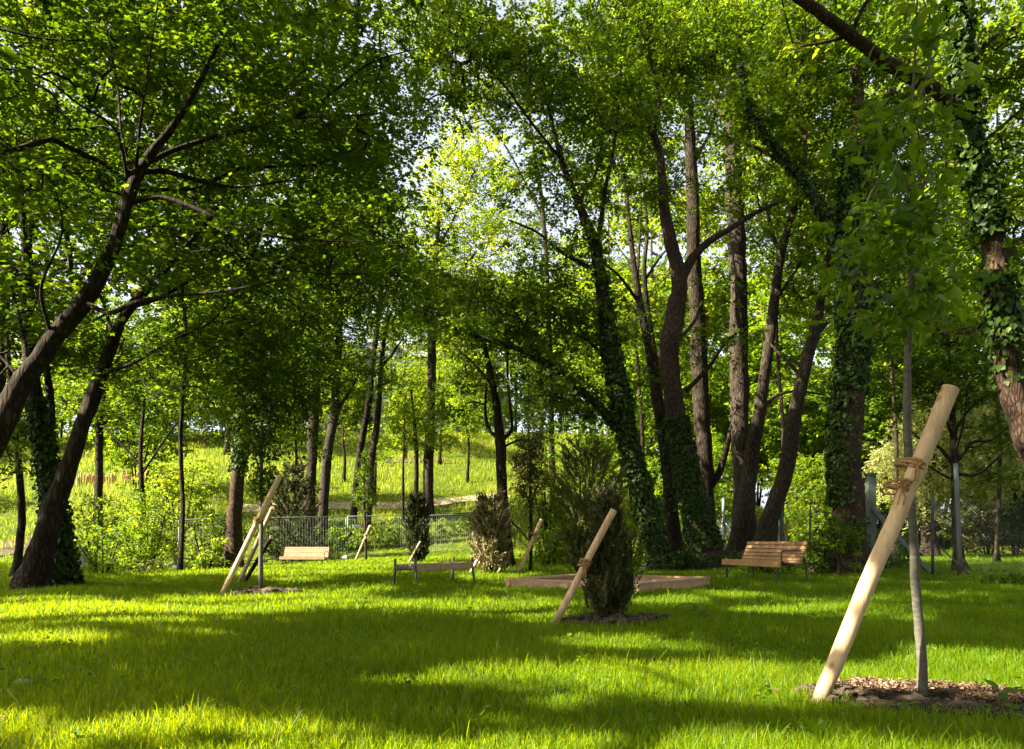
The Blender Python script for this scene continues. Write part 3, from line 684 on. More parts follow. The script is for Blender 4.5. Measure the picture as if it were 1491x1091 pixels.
def clods(i, label, n, mulch_n, size):
    cx, cy, rx, ry = SOILS[i]; mb = MB()
    for k in range(n):
        a = R.random() * 6.28; q = math.sqrt(R.random()) * 1.12; x = cx + rx * q * math.cos(a); y = cy + ry * q * math.sin(a); s = size * R.uniform(.4, 1.3) * (1.6 if R.random() < .12 else 1)
        c = np.array([x, y, float(G(x, y)) + .03 + s * .4])
        th = np.array([[0, 0, 1.]] + [[math.cos(t), math.sin(t), z] for z in (.5, -.4) for t in np.linspace(0, 6.28, 7)[:-1]] + [[0, 0, -1.]])
        Vv = c + th * s * R.uniform(.6, 1.25, (14, 1)) * [1, 1, .65]
        f = [[0, 1 + j, 1 + (j + 1) % 6] for j in range(6)] + [[13, 7 + (j + 1) % 6, 7 + j] for j in range(6)]
        g = [[1 + j, 7 + j, 7 + (j + 1) % 6, 1 + (j + 1) % 6] for j in range(6)]
        mb.add(Vv, f); mb.add(np.zeros((0, 3)), np.array(g) - 14)
    tag(mb.build('soil_clods', M['soil']), label, 'soil clods', kind='stuff')
    if mulch_n:
        a = R.random(mulch_n) * 6.283; q = np.sqrt(R.random(mulch_n)) * .85
        x = cx + rx * q * np.cos(a); y = cy + .10 + ry * q * np.sin(a) * .8
        k = np.sin(x * 11 + 2 * np.sin(y * 9)) + np.sin(y * 17 + x * 5) > -.35; x, y = x[k], y[k]; mulch_n = len(x)
        mm = MB(); p = np.column_stack([x, y, G(x, y) + .05 + R.random(mulch_n) * .03])
        add_leaves(mm, p, R.normal(0, .5, (mulch_n, 3)) + [0, 0, .8], R.normal(size=(mulch_n, 3)) * [1, 1, .25], R.uniform(.012, .05, mulch_n), R.random(mulch_n) ** 1.5, 'blade')
        tag(mm.build('straw_mulch', M['mulch'], tone=True), 'brown straw and leaf litter on the soil round the near sapling', 'mulch', kind='stuff')
soil(0, 'bare soil ring round the near sapling'); clods(0, 'crumbly dark clods round the near sapling', 900, 6500, .017)
soil(1, 'bare soil ring round the dark central yew'); clods(1, 'pale and dark clods at the foot of the central yew', 200, 0, .038)
soil(2, 'bare soil ring round the left staked sapling'); clods(2, 'clods at the foot of the left staked sapling', 130, 0, .065)
def rock(label, px, py, s, mat='stone'):
    Y = hit(px, py); c = P(px, py, Y); c[2] = float(G(c[0], c[1])) + s * .25
    mb = MB(); u = np.linspace(0, math.pi, 8); v = np.linspace(0, 6.283, 13)[:-1]
    V = [c + s * np.array([math.sin(p) * math.cos(t), math.sin(p) * math.sin(t) * .8, math.cos(p) * .6]) * (1 + .12 * math.sin(3 * t + p * 2) + .07 * R.normal()) for p in u for t in v]
    i = np.arange(7)[:, None] * 12; j = np.arange(12)[None, :]; k = (j + 1) % 12
    mb.add(V, np.stack([i + j, i + 12 + j, i + 12 + k, i + k], -1).reshape(-1, 4))
    tag(mb.build('stone', M[mat], smooth=True), label, 'stone')
rock('pale rounded stone half hidden in the grass at far left', 33, 1000, .042)
rock('brown clod of earth on top of the soil ring behind the near stake', 1276, 1000, .05, 'soil')
rock('dark lump of turf beside the foot of the thick near stake', 1176, 1010, .055, 'soil')
rock('grey stone on the right rim of the central soil ring', 928, 908, .06, 'stone')
rock('small pale stone at the front of the central soil ring', 868, 916, .05, 'stone')
def weed(label, px, py, h, n, mat, leaf, group=None, Y=None):
    Y = Y or hit(px, py); c = P(px, py, Y); c[2] = float(G(c[0], c[1]))
    root = thing('weed', label, 'weed', c, group)
    st = MB(); lv = MB(); t = np.linspace(0, 1, 6)[:, None]
    line = c + t * np.array([R.normal(0, .12) * h, 0, h]) ; st.tube(line, np.linspace(.004, .002, 6), 5); st.build('stem', M['bark_young'], root)
    p = np.array([line[min(5, 1 + k * 5 // n)] for k in range(n)]); a = np.arange(n) * 2.4
    d = np.column_stack([np.cos(a), np.sin(a) * .6, np.full(n, .35)])
    add_leaves(lv, p + d * leaf * .5, np.column_stack([-np.cos(a) * .3, -np.sin(a) * .3 - .3, np.ones(n)]), d, leaf * R.uniform(.7, 1.1, n), R.random(n), 'oval')
    lv.build('leaves', M[mat], root, tone=True)
weed('single pale leafed weed standing in the lit grass at left', 30, 884, .19, 9, 'pale', .10)
weed('tall thin stalk in the shaded grass right of the ivy-clad stump', 103, 878, .28, 3, 'pale', .04)
weed('tiny pale weed in the shade left of the staked sapling', 203, 862, .18, 5, 'pale', .05)
weed('broad leafed weed growing at the right of the near soil ring', 1456, 1046, .13, 7, 'chestnut', .11)
weed('small green weed in the soil at the foot of the near sapling', 1322, 1048, .08, 8, 'bright', .06)
weed('low broad weed in the lawn right of the central yew', 1020, 905, .14, 10, 'chestnut', .12)

# ------------------------------------------------------------------ small litter and low plants in the lawn
def lawn_bits():
    n = 420; Y = 3 * (30 / 3) ** R.random(n); X = (R.random(n) - .5) * (1.36 * Y + 2); k = ~in_box(X, Y) & ~soil_in(X, Y, 1.1); X, Y = X[k], Y[k]; n = len(X)
    mb = MB(); p = np.column_stack([X, Y, G(X, Y) + R.uniform(.03, .07, n)])
    add_leaves(mb, p, R.normal(0, .35, (n, 3)) + [0, 0, 1], R.normal(size=(n, 3)) * [1, 1, .2], R.uniform(.014, .036, n), R.random(n) * .5, 'kite')
    tag(mb.build('fallen_leaves', M['mulch'], tone=True), 'scattered dry leaves lying in the lawn', 'fallen leaves', kind='stuff')
    m = 170; Y = 3 * (22 / 3) ** R.random(m); X = (R.random(m) - .5) * (1.36 * Y + 2); k = ~in_box(X, Y) & ~soil_in(X, Y, 1.1); X, Y = X[k], Y[k]; m = len(X)
    mb = MB(); C = np.column_stack([X, Y, G(X, Y) + R.uniform(.045, .085, m)])
    spray_leaves(mb, C, .085, 16, .032, 'kite', tilt=.15, njit=.3, droop=.2, tone0=.5)
    tag(mb.build('clover', M['chestnut'], tone=True), 'low clover and broad leaved weeds mixed into the lawn', 'clover', kind='stuff')
lawn_bits()
# ================================================================== SANDBOX
def sandbox():
    N = np.array([SBN[0], SBN[1], 0.0]); u = np.array([*SBA, 0]); v = np.array([*SBB, 0]); z = np.array([0, 0, 1.]); s = SBS
    root = thing('sandbox', 'low square wooden sandbox with a board rim on the lawn', 'sandbox', N)
    def side(p0, d, inw, name='side_board'):
        mb = MB(); A = [d, inw, z]
        for k in range(2):
            mb.box(p0 + d * s * .5 + inw * .03 + z * (.035 + k * .072 - .01), (s - .09, .042, .069), A)
        mb.build(name, M['plank_pale'], root)
        rm = MB(); rm.box(p0 + d * s * .5 + inw * .045 + z * .151, (s + .05 - (.16 if abs(d @ v) > .5 else 0), .14, .032), A); rm.build('rim_board', M['plank_pale'], root)
    side(N, u, v); side(N + v * s, u, -v); side(N, v, u); side(N + u * s, v, -u)
    for a in (0, 1):
        for b in (0, 1):
            mb = MB(); mb.box(N + u * (s * a + .028 * (1 - 2 * a)) + v * (s * b + .028 * (1 - 2 * b)) + z * .06, (.075, .075, .145), [u, v, z]); mb.build('corner_post', M['plank_pale'], root)
    sb = MB(); g = np.linspace(.06, s - .06, 24); X, Yg = np.meshgrid(g, g)
    Vv = N + X.ravel()[:, None] * u + Yg.ravel()[:, None] * v + (.055 + .02 * np.sin(X * 5) * np.sin(Yg * 4 + 1) + R.normal(0, .006, X.shape)).ravel()[:, None] * z
    i = (np.arange(23)[:, None] * 24 + np.arange(23)[None, :]).ravel(); sb.add(Vv, np.column_stack([i, i + 1, i + 25, i + 24]))
    sb.build('sand', M['sand'], root, smooth=True)
sandbox()

# ================================================================== BENCHES
def bench(name, label, c, u, v, L, mat, back=True, depth=.48, group=None):
    """c = front end at ground, u along the bench, v from front to back"""
    c = np.array([c[0], c[1], float(G(c[0], c[1]))]); u = unit(np.array([*u, 0])); v = unit(np.array([*v, 0])); z = np.array([0, 0, 1.])
    root = thing(name, label, 'bench', c, group)
    def at(a, b, h): return c + u * a + v * b + z * h
    # profile of the slats (depth, height, tilt)
    if back:
        prof = [(.03, .425, 0.0), (.12, .418, -4), (.20, .405, -8), (.28, .392, -8), (.36, .385, 2), (.435, .405, 32), (.49, .462, 58), (.525, .535, 68), (.555, .610, 70), (.582, .685, 71), (.608, .760, 71)]
    else:
        prof = [(.03, .365, 0), (.125, .362, 0), (.22, .362, 0), (.315, .362, 0), (.41, .365, 0)]
    for i, (b, h, tl) in enumerate(prof):
        r = math.radians(tl); dv = v * math.cos(r) + z * math.sin(r); dn = -v * math.sin(r) + z * math.cos(r)
        mb = MB(); th = .028; off = 0
        if i == 0: mb.box(at(L / 2, .005, h - .045), (L, .045, .115), [u, v, z])
        elif not back and i == len(prof) - 1: mb.box(at(L / 2, b + .02, h - .045), (L, .045, .115), [u, v, z])
        else: mb.box(at(L / 2, b, h), (L, .062, th), [u, dv, dn])
        nm = 'front_beam' if i == 0 else ('backrest_slat' if back and i > 4 else 'seat_slat')
        mb.build(nm, M[mat], root)
    for a in (.10, L - .10) if back else (.0, L):
        fm = MB()
        if back:
            line = [at(a, b, h - .034) if i < 5 else at(a, b + .034, h - .016) for i, (b, h, tl) in enumerate(prof)]
            fm.tube(smooth_line(line, 5), .017, 6)
            fm.build('side_frame', M['steel_dark'], root, smooth=True)
            lm = MB(); lm.box(at(a, .04, .19), (.035, .035, .42), [u, v, z]); lm.build('leg', M['steel_dark'], root)
            lm = MB(); lm.tube(smooth_line([at(a, .60, .52), at(a, .645, .40), at(a, .67, .2), at(a, .70, -.03)], 6), .018, 6); lm.build('leg', M['steel_dark'], root, smooth=True)
        else:
            fm.box(at(a, .22, .325), (.045, .45, .04), [u, v, z]); fm.build('side_frame', M['steel_dark'], root)
            for b in (.0, .44):
                lm = MB(); lm.tube([at(a + (.04 if a else -.04) * 0, b, .475), at(a, b, .3), at(a, b + (.045 if b else -.045), -.03)], .024, 4, lump=0); lm.build('leg', M['steel_dark'], root)
    if back:
        am = MB(); ea = L - .01
        am.tube(smooth_line([at(ea, .045, .40), at(ea, .045, .58), at(ea, .06, .615), at(ea, .10, .625), at(ea, .40, .625), at(ea, .50, .62)], 5), .015, 6); am.build('armrest', M['steel_dark'], root, smooth=True)
    return root
bench('bench', 'slatted wooden bench with curved backrest and steel armrest under the right trees', (4.34, 15.95), (.31, -.95), (.95, .31), 1.85, 'plank')
bench('bench', 'backless wooden bench on dark splayed steel legs in the middle of the lawn', (-1.68, 13.45), (.49, .87), (-.87, .49), 1.85, 'plank_pale', back=False)
bench('bench', 'small far sunlit slatted bench with backrest in front of the mesh fence', (-8.9, 29.6), (1, -.06), (.06, 1), 1.75, 'plank_mid')

# ================================================================== TEMPORARY MESH FENCE
FP = [(205, 824, 31.0), (262, 826.5, 32.3), (383, 818.5, 35.0), (505, 812, 37.5), (616, 806.5, 40.3), (703, 801.5, 42.6)]
def fence_panel(k, label):
    (pa, ya, Ya), (pb, yb, Yb) = FP[k], FP[k + 1]
    A = P(pa, ya, Ya); B = P(pb, yb, Yb); d = unit(B - A); L = np.linalg.norm(B - A); z = np.array([0, 0, 1.]); n = unit(np.cross(d, z))
    root = thing('mesh_fence', label, 'fence', A, 'wire mesh panels of the temporary fence')
    a0, a1 = .05, L - .05; H = 2.0
    fm = MB(); r = .02
    for a in (a0, a1): fm.tube([A + d * a - z * .0, A + d * a + z * H], r, 8)
    for h in (.10, H): fm.tube([A + d * a0 + z * h, A + d * a1 + z * h], r * .95, 8)
    fm.build('frame', M['galv'], root, smooth=True)
    wm = MB()
    for a in np.arange(a0 + .12, a1, .13): wm.tube([A + d * a + z * .10, A + d * a + z * H], .0026, 3, caps=False)
    for h in np.arange(.3, H, .24): wm.tube([A + d * a0 + z * h, A + d * a1 + z * h], .0026, 3, caps=False)
    wm.build('wire_mesh', M['galv'], root)
    fb = MB(); fb.box(A + d * a1 + z * .045, (.62, .24, .13), [n, d, z]); fb.build('foot_block', M['concrete'], root)
    cl = MB(); cl.box(A + d * (a1 + .05) + z * 1.0, (.20, .05, .07), [d, n, z]); cl.build('clamp', M['galv'], root)
    if k in (2, 3, 4):
        pl = MB(); pl.box(A + d * (a0 + (.5 if k != 4 else .35)) + z * 1.52 - n * .02, (.42, .012, .14), [d, n, z]); pl.build('name_plate', M['white'], root)
for k, lb in enumerate(['narrow leftmost wire mesh panel among the shrubs left of the sunlit trunk', 'wire mesh fence panel behind the sunlit orange trunk and left stakes', 'wire mesh fence panel right behind the far bench',
                        'wire mesh fence panel behind the thin sapling right of the far bench', 'wire mesh fence panel ending beside the straw-coloured yew']):
    fence_panel(k, lb)

# ================================================================== CHAIN LINK FENCE ON THE RIGHT
CL = [(11.9, 11.0), (10.9, 14.4), (10.12, 17.4), (9.37, 20.2), (8.45, 24.2), (7.95, 29.0), (7.7, 34.0)]
cf = thing('chain_link_fence', 'green chain link fence on tall steel posts behind the right trees', 'fence', (10.12, 17.4, 0))
for k in range(len(CL) - 1):
    a = np.array([*CL[k], float(G(*CL[k]))]); b = np.array([*CL[k + 1], float(G(*CL[k + 1]))]); d = b - a; L = np.linalg.norm(d); d = d / L; H = 1.62
    mb = MB(); stp = .085
    for o in np.arange(-H, L, stp):
        for sg in (0, 1):
            t0, t1 = max(0, -o), min(H, L - o)
            if t1 - t0 < .02: continue
            h0, h1 = (t0, t1) if sg == 0 else (H - t0, H - t1)
            mb.tube([a + d * (o + t0) + [0, 0, h0 + .03], a + d * (o + t1) + [0, 0, h1 + .03]], .0021, 3, caps=False)
    for h in (.05, .85, 1.66): mb.tube([a + [0, 0, h], b + [0, 0, h]], .0035, 4, caps=False)
    mb.build('wire_mesh', M['wire'], cf)
def post(label, x, y, h, r, mat, braces=(), lean=0.0, square=False):
    g = float(G(x, y)); root = thing('fence_post', label, 'fence post', (x, y, g), 'posts of the chain link fence')
    mb = MB(); p0 = np.array([x, y, g - .1]); p1 = np.array([x + lean, y, g + h])
    if square: mb.box((p0 + p1) / 2, (r * 2, r * 2, h + .1)); mb.box(p1 + [0, 0, -.012], (r * 2.6, r * 2.6, .05))
    else: mb.tube(np.linspace(p0, p1, 5), r, 10)
    mb.build('shaft', M[mat], root, smooth=not square)
    for (dx, dy, hh) in braces:
        bb = MB(); bb.tube([p0 + (p1 - p0) * (hh / h), [x + dx, y + dy, float(G(x + dx, y + dy)) - .05]], r * .62, 8); bb.build('brace', M[mat], root, smooth=True)
    am = MB(); am.tube([p1 - [0, 0, .35], p1 - [.22, .02, .05]], .006, 4); am.build('wire_arm', M['wire'], root)
post('leaning grey steel fence post in front of the pale drooping tree', 10.12, 17.45, 2.55, .052, 'galv_dull', lean=-.11)
post('square grey fence post with one sloping brace left of the near sapling', 9.37, 20.2, 2.55, .10, 'galv_dull', [(.55, -2.0, 1.75)], square=True)
post('slender grey fence post rising behind the slatted bench', 8.42, 24.2, 2.45, .055, 'galv_dull')
post('grey fence post with two splayed braces behind the left end of the slatted bench', 7.9, 28.9, 2.4, .055, 'galv', [(-.45, -.7, 1.75), (.85, -.9, 1.6)])
post('dark thin fence post with a sloping dark strut right of the near sapling', 9.52, 17.5, 1.95, .032, 'steel_dark', [(.6, -.6, .9)])
post('thin dark fence post just left of the ivy-clad trunk by the bench', 8.6, 22.3, 1.7, .03, 'steel_dark')
post('thin dark fence post between the leaning trunks behind the bench', 7.9, 26.2, 2.0, .03, 'steel_dark')

# ================================================================== FAR THINGS: HOUSE, PALISADE, WALL
def house():
    Y = 90.0; xl, xr = P(405, 0, Y)[0], P(742, 0, Y)[0]; g = float(G(-12, Y)); w = xr - xl; H = 9.3
    root = thing('house', 'pale grey apartment house on top of the slope behind the trees', 'house', ((xl + xr) / 2, Y, g))
    mb = MB(); mb.box(((xl + xr) / 2, Y + 5, g + H / 2 - .5), (w, 10, H + 1)); mb.build('wall', M['plaster'], root)
    rm = MB(); c = np.array([(xl + xr) / 2, Y + 5, g + H]); a, b, h = w / 2 + .5, 5.6, 3.2
    rm.add(c + np.array([[-a, -b, 0], [a, -b, 0], [a, b, 0], [-a, b, 0], [-a + 3, 0, h], [a - 3, 0, h]]), [[0, 1, 5, 4], [2, 3, 4, 5]]); rm.add(np.zeros((0, 3)), np.array([[1, 2, 5], [3, 0, 4]]) - 6)
    rm.build('roof', M['roof'], root)
    for fl in range(3):
        for k in range(9):
            x = xl + w * (k + .5) / 9; zc = g + 1.6 + fl * 3.0
            fr = MB()
            for dx in (-.62, .62): fr.box((x + dx, Y - .03, zc), (.10, .12, 1.65))
            for dz in (-.87, .87): fr.box((x, Y - .03, zc + dz), (1.34, .12, .10))
            fr.box((x, Y - .03, zc), (.07, .10, 1.62))
            f = fr.build('window', M['frame_white'], root)
            gl = MB(); gl.box((x, Y - .015, zc), (1.14, .03, 1.64)); gl.build('pane', M['glass'], f)
            sl = MB(); sl.box((x, Y - .08, zc - .96), (1.5, .2, .07)); sl.build('sill', M['stone'], f)
house()
def palisade():
    ya = hit(166, 707); a = P(112, 704, ya); b = P(218, 703, ya + 1.0)
    root = thing('palisade_fence', 'low orange wooden palisade on the slope at left', 'fence', (a[0], a[1], float(G(a[0], a[1]))))
    n = 34
    mb = MB(); rl = MB()
    for k in range(n):
        if k in (19, 20): continue
        p = a + (b - a) * k / n; p[2] = float(G(p[0], p[1])) ; h = R.uniform(.62, .92)
        lean = R.normal(0, .04)
        mb.tube([p - [0, 0, .1], p + [lean, 0, h - .06], p + [lean, 0, h]], [.058, .055, .03], 7)
    mb.build('pickets', M['pale_wood'], root, smooth=False)
    for h in (.25, .5):
        for (k0, k1) in ((0, 18), (21, n - 1)):
            q0 = a + (b - a) * k0 / n; q1 = a + (b - a) * k1 / n; q0[2] = float(G(q0[0], q0[1])) + h; q1[2] = float(G(q1[0], q1[1])) + h
            rl.tube([q0 + [0, .08, 0], q1 + [0, .08, 0]], .022, 5)
    rl.build('rails', M['pale_wood'], root)
palisade()
def low_wall(label, pa, pb, Y, h):
    a = P(pa[0], pa[1], Y); b = P(pb[0], pb[1], Y); n = 9; root = None
    mb = MB(); d = unit((b - a) * [1, 1, 0]); L = np.linalg.norm((b - a)[:2]); nn = np.array([-d[1], d[0], 0]); g = float(G(a[0], a[1]))
    root = thing('stone_wall', label, 'wall', (a[0], a[1], g))
    for r_ in range(max(2, int(h / .22))):
        x = -R.random() * .2
        while x < L:
            w = R.uniform(.3, .6); mb.box(a * [1, 1, 0] + d * (x + w / 2) + [0, 0, g + .1 + r_ * .22] + nn * R.normal(0, .015), (w - .02, .36, .205), [d, nn, [0, 0, 1]]); x += w
    mb.build('blocks', M['wall_stone'], root)
    cb = MB(); cb.box((a + b) / 2 * [1, 1, 0] + [0, 0, g + .1 + int(h / .22) * .22 - .06], (L + .1, .46, .08), [d, nn, [0, 0, 1]]); cb.build('coping', M['wall_stone'], root)
low_wall('low grey stone wall in the shrubs right of the leaning dark trunk', (88, 760), (128, 760), 36.0, .9)

# ================================================================== TREES NEAR AND MIDDLE
# -- left
tree('maple_tree', 'big dark maple leaning in from the left edge with long layered boughs', 'tree', 9.5,
     [[(-118, 884, 78), (-70, 740, 62), (0, 622, 54), (32, 560, 47), (75, 497, 42), (130, 425, 36), (165, 362, 31), (186, 290, 27), (212, 235, 22), (250, 185, 16), (290, 120, 11), (325, 40, 7), (340, -60, 4)],
      [(186, 252, 14), (240, 250, 12, .2), (300, 266, 9, .4), (350, 272, 6, .5), (430, 262, 4, .6)], [(188, 294, 13), (240, 288, 10), (310, 314, 8, -.2), (380, 340, 6, -.4), (450, 350, 5, -.5), (540, 352, 3, -.6)],
      [(205, 242, 14), (255, 218, 11, .3), (330, 195, 8.5, .6), (420, 175, 7.5, .8), (480, 138, 6, .9), (540, 92, 4, 1), (610, 70, 2.5, 1)], [(430, 172, 4, .8), (520, 168, 3, .9), (640, 160, 2, 1)],
      [(122, 440, 13), (160, 456, 11, -.3), (200, 440, 9, -.5), (260, 430, 8, -.7), (330, 424, 6, -.8), (420, 405, 3.5, -.9)],
      [(186, 262, 9), (168, 190, 7, -.3), (112, 150, 5.5, -.6), (60, 112, 4.5, -.8), (-20, 95, 3, -1)], [(190, 258, 9, .1), (177, 195, 7, .3), (170, 120, 4.5, .5), (150, 20, 3, .6)], [(198, 250, 8), (204, 180, 6, -.5), (216, 100, 4, -.7), (230, 0, 3, -.8)],
      [(40, 545, 14), (30, 470, 9, .6), (8, 400, 7, .9), (-30, 330, 5, 1.1)], [(75, 490, 10), (60, 420, 7, -.5), (90, 340, 5, -.8), (80, 270, 3, -1)], [(135, 60, 4, -.6), (60, 56, 5, -.7), (0, 42, 6, -.8), (-80, 20, 8, -.6)]],
     [(90, 90, 260, 130, .3, 1.9), (-10, 30, 160, 110, .8, 1.4), (200, 10, 260, 70, 1.2, 1.4), (330, 110, 230, 120, .8, 1.6), (500, 200, 150, 70, .9, 1.2), (470, 330, 170, 55, -.2, 1.1), (110, 300, 170, 90, 0, 1.8), (320, 390, 170, 45, -.5, 1.0), (40, 440, 90, 60, .6, 1.3), (250, 240, 190, 60, .4, 1.5), (540, 60, 130, 70, 1, 1.2)],
     leaf=.108, shape='maple', mat='maple', lai=1.45, per=24, rs=.42, tone0=.30, r0=.0036, rmax=.025, wk=.64, njit=.26, tilt=.17)
tree('maple_tree', 'dark leaning maple trunk rising right from the lawn edge at far left', 'tree', 12.6,
     [[(42, 862, 66), (62, 790, 50), (85, 722, 42), (112, 640, 35), (136, 570, 31), (160, 510, 26), (185, 455, 22), (222, 412, 17), (268, 360, 12), (318, 300, 8), (350, 220, 5)],
      [(148, 545, 11), (195, 528, 8, -.3), (245, 500, 6, -.5), (310, 468, 3.5, -.7)], [(196, 445, 12), (240, 430, 9, .5), (300, 395, 6, .8), (380, 370, 4, 1)], [(255, 372, 9), (330, 365, 6, -.5), (430, 395, 4, -.8), (540, 400, 2.5, -1)], [(165, 500, 9), (150, 440, 7, .8), (120, 390, 5, 1.2)]],
     [(420, 410, 210, 75, 0, 1.6), (300, 320, 200, 90, .5, 1.8), (540, 330, 120, 110, .3, 1.5), (330, 500, 130, 55, -.5, 1.3), (200, 560, 90, 35, -.2, 1.0, .7), (120, 500, 90, 60, .8, 1.4)],
     leaf=.108, shape='maple', mat='maple', lai=1.6, per=24, rs=.42, tone0=.28, r0=.0036, rmax=.025, wk=.66, njit=.26, tilt=.17)
tree('ivy_clad_tree', 'short leaning trunk wrapped in dark ivy just right of the big leaning base', 'tree', 13.4,
     [[(86, 856, 36), (86, 800, 34), (78, 720, 26), (66, 640, 22), (52, 560, 18), (40, 460, 14), (35, 340, 9), (25, 230, 5)], [(60, 600, 8), (20, 540, 5, .5), (-20, 500, 3, .8)]],
     [(10, 520, 90, 80, .5, 1.4), (20, 330, 100, 100, .6, 1.6), (0, 640, 60, 70, .4, 1.0)], leaf=.11, mat='maple', lai=1.6, ivy=[(0, -.1, 3.2, 420, .085)], rs=.4)
tree('tree', 'thin bare dark stem between the leaning maple and the ivy-clad trunk', 'tree', 14.2,
     [[(52, 838, 17), (60, 760, 15), (70, 680, 14), (72, 600, 12), (66, 530, 9), (48, 440, 6), (44, 350, 4)]], [(30, 420, 80, 70, .5, 1.2), (100, 380, 70, 60, .5, 1.2)], leaf=.11, mat='maple', lai=1.5)
tree('tree', 'mossy thin trunk at the left edge behind the leaning maple base', 'tree', 16.5, [[(24, 838, 12), (27, 790, 11), (30, 740, 10), (22, 640, 9), (10, 500, 7), (5, 380, 5)]], [(0, 560, 70, 70, 1, 1.5), (60, 620, 60, 50, .5, 1.2), (10, 400, 80, 80, 1, 1.5)], leaf=.12, mat='bright', lai=1.6)
tree('twin_stem_tree', 'twin-stemmed dark tree high at the left edge behind the maples', 'tree', 24, [[(-30, 820, 18), (-10, 640, 17), (4, 480, 16), (6, 330, 14), (16, 280, 10), (34, 210, 6)], [(4, 340, 10), (26, 300, 8), (40, 240, 5)]], [(40, 230, 120, 90, 0, 2.5), (20, 420, 90, 90, 1, 2.5), (60, 560, 80, 70, 1, 2)], leaf=.14, mat='bright', lai=2.0, tone0=.4)
tree('ivy_clad_tree', 'tall trunk lit orange at its foot and ivy-clad above, left of the far bench', 'tree', 25.5,
     [[(338, 824, 27), (344, 745, 20), (350, 665, 19), (355, 580, 18), (353, 500, 16), (346, 420, 12), (335, 330, 8), (330, 220, 5)], [(351, 482, 7), (322, 502, 5.5, .5), (288, 516, 3.5, 1), (250, 520, 2, 1.3)], [(353, 540, 6), (392, 500, 4, -.4), (425, 470, 2.5, -.8)]],
     [(330, 560, 120, 80, 0, 2.2), (270, 520, 100, 60, .5, 2), (420, 540, 80, 80, .3, 1.8), (350, 440, 120, 80, 0, 2.4), (420, 640, 50, 40, .5, 1.2, .7)],
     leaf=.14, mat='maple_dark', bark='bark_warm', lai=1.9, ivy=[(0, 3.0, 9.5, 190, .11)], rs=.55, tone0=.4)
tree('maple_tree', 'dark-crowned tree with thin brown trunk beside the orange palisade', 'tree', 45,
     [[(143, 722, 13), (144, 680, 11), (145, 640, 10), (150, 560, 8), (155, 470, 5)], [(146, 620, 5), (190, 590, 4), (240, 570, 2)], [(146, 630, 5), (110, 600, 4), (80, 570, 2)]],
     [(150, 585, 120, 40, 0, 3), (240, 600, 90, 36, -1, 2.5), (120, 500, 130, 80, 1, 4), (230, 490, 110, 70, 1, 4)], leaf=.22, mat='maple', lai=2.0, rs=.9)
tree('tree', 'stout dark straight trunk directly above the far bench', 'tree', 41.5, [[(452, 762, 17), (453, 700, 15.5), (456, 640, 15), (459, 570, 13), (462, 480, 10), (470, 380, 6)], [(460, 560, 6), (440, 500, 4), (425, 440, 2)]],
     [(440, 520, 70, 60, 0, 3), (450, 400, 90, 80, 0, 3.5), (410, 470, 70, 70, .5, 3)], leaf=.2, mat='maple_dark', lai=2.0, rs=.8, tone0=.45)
tree('tree', 'grey leaning trunk close right of the stout dark trunk above the far bench', 'tree', 42.5, [[(467, 760, 15), (472, 715, 14), (480, 650, 14), (488, 600, 13), (493, 520, 11), (497, 430, 8), (500, 340, 5)], [(490, 600, 6), (515, 560, 4), (530, 520, 2)]],
     [(500, 450, 90, 80, 0, 3.5), (490, 340, 90, 80, 0, 3.5), (520, 545, 50, 40, 0, 2)], leaf=.2, mat='maple', bark='bark_grey', lai=1.9, rs=.8)
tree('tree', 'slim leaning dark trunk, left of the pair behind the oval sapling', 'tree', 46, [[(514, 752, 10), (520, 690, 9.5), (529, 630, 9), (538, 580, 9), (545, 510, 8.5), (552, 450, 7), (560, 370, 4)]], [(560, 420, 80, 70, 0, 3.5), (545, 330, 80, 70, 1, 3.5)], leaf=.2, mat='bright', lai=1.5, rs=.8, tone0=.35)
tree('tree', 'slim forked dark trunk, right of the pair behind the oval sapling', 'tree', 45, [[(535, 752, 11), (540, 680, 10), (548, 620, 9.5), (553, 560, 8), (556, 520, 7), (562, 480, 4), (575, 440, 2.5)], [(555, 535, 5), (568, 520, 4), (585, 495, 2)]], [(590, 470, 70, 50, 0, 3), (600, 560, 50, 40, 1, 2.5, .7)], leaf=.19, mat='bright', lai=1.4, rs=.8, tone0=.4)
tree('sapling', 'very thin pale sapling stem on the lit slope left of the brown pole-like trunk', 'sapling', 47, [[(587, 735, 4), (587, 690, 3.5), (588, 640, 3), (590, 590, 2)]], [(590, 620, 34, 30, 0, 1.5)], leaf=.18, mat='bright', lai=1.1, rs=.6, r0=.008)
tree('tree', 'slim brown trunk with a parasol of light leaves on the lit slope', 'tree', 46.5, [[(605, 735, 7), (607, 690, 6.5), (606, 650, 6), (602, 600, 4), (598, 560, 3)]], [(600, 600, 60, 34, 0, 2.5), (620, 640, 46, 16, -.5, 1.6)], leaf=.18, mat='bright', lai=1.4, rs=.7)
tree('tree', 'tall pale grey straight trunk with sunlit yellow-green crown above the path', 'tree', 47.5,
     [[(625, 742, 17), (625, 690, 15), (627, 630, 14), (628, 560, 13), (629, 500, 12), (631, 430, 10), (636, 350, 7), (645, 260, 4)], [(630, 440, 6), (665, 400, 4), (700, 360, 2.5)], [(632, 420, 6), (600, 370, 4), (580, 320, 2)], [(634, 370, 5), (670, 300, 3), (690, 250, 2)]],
     [(655, 270, 55, 75, 0, 3), (705, 395, 62, 55, 0, 3), (735, 265, 34, 42, 0, 2), (770, 345, 40, 46, .5, 2), (690, 215, 40, 40, 0, 2), (600, 400, 70, 60, 0, 3), (660, 470, 60, 45, 0, 3, .8), (690, 340, 40, 40, 0, 2)], leaf=.20, mat='bright', bark='bark_grey', lai=1.8, rs=.8, tone0=.75)
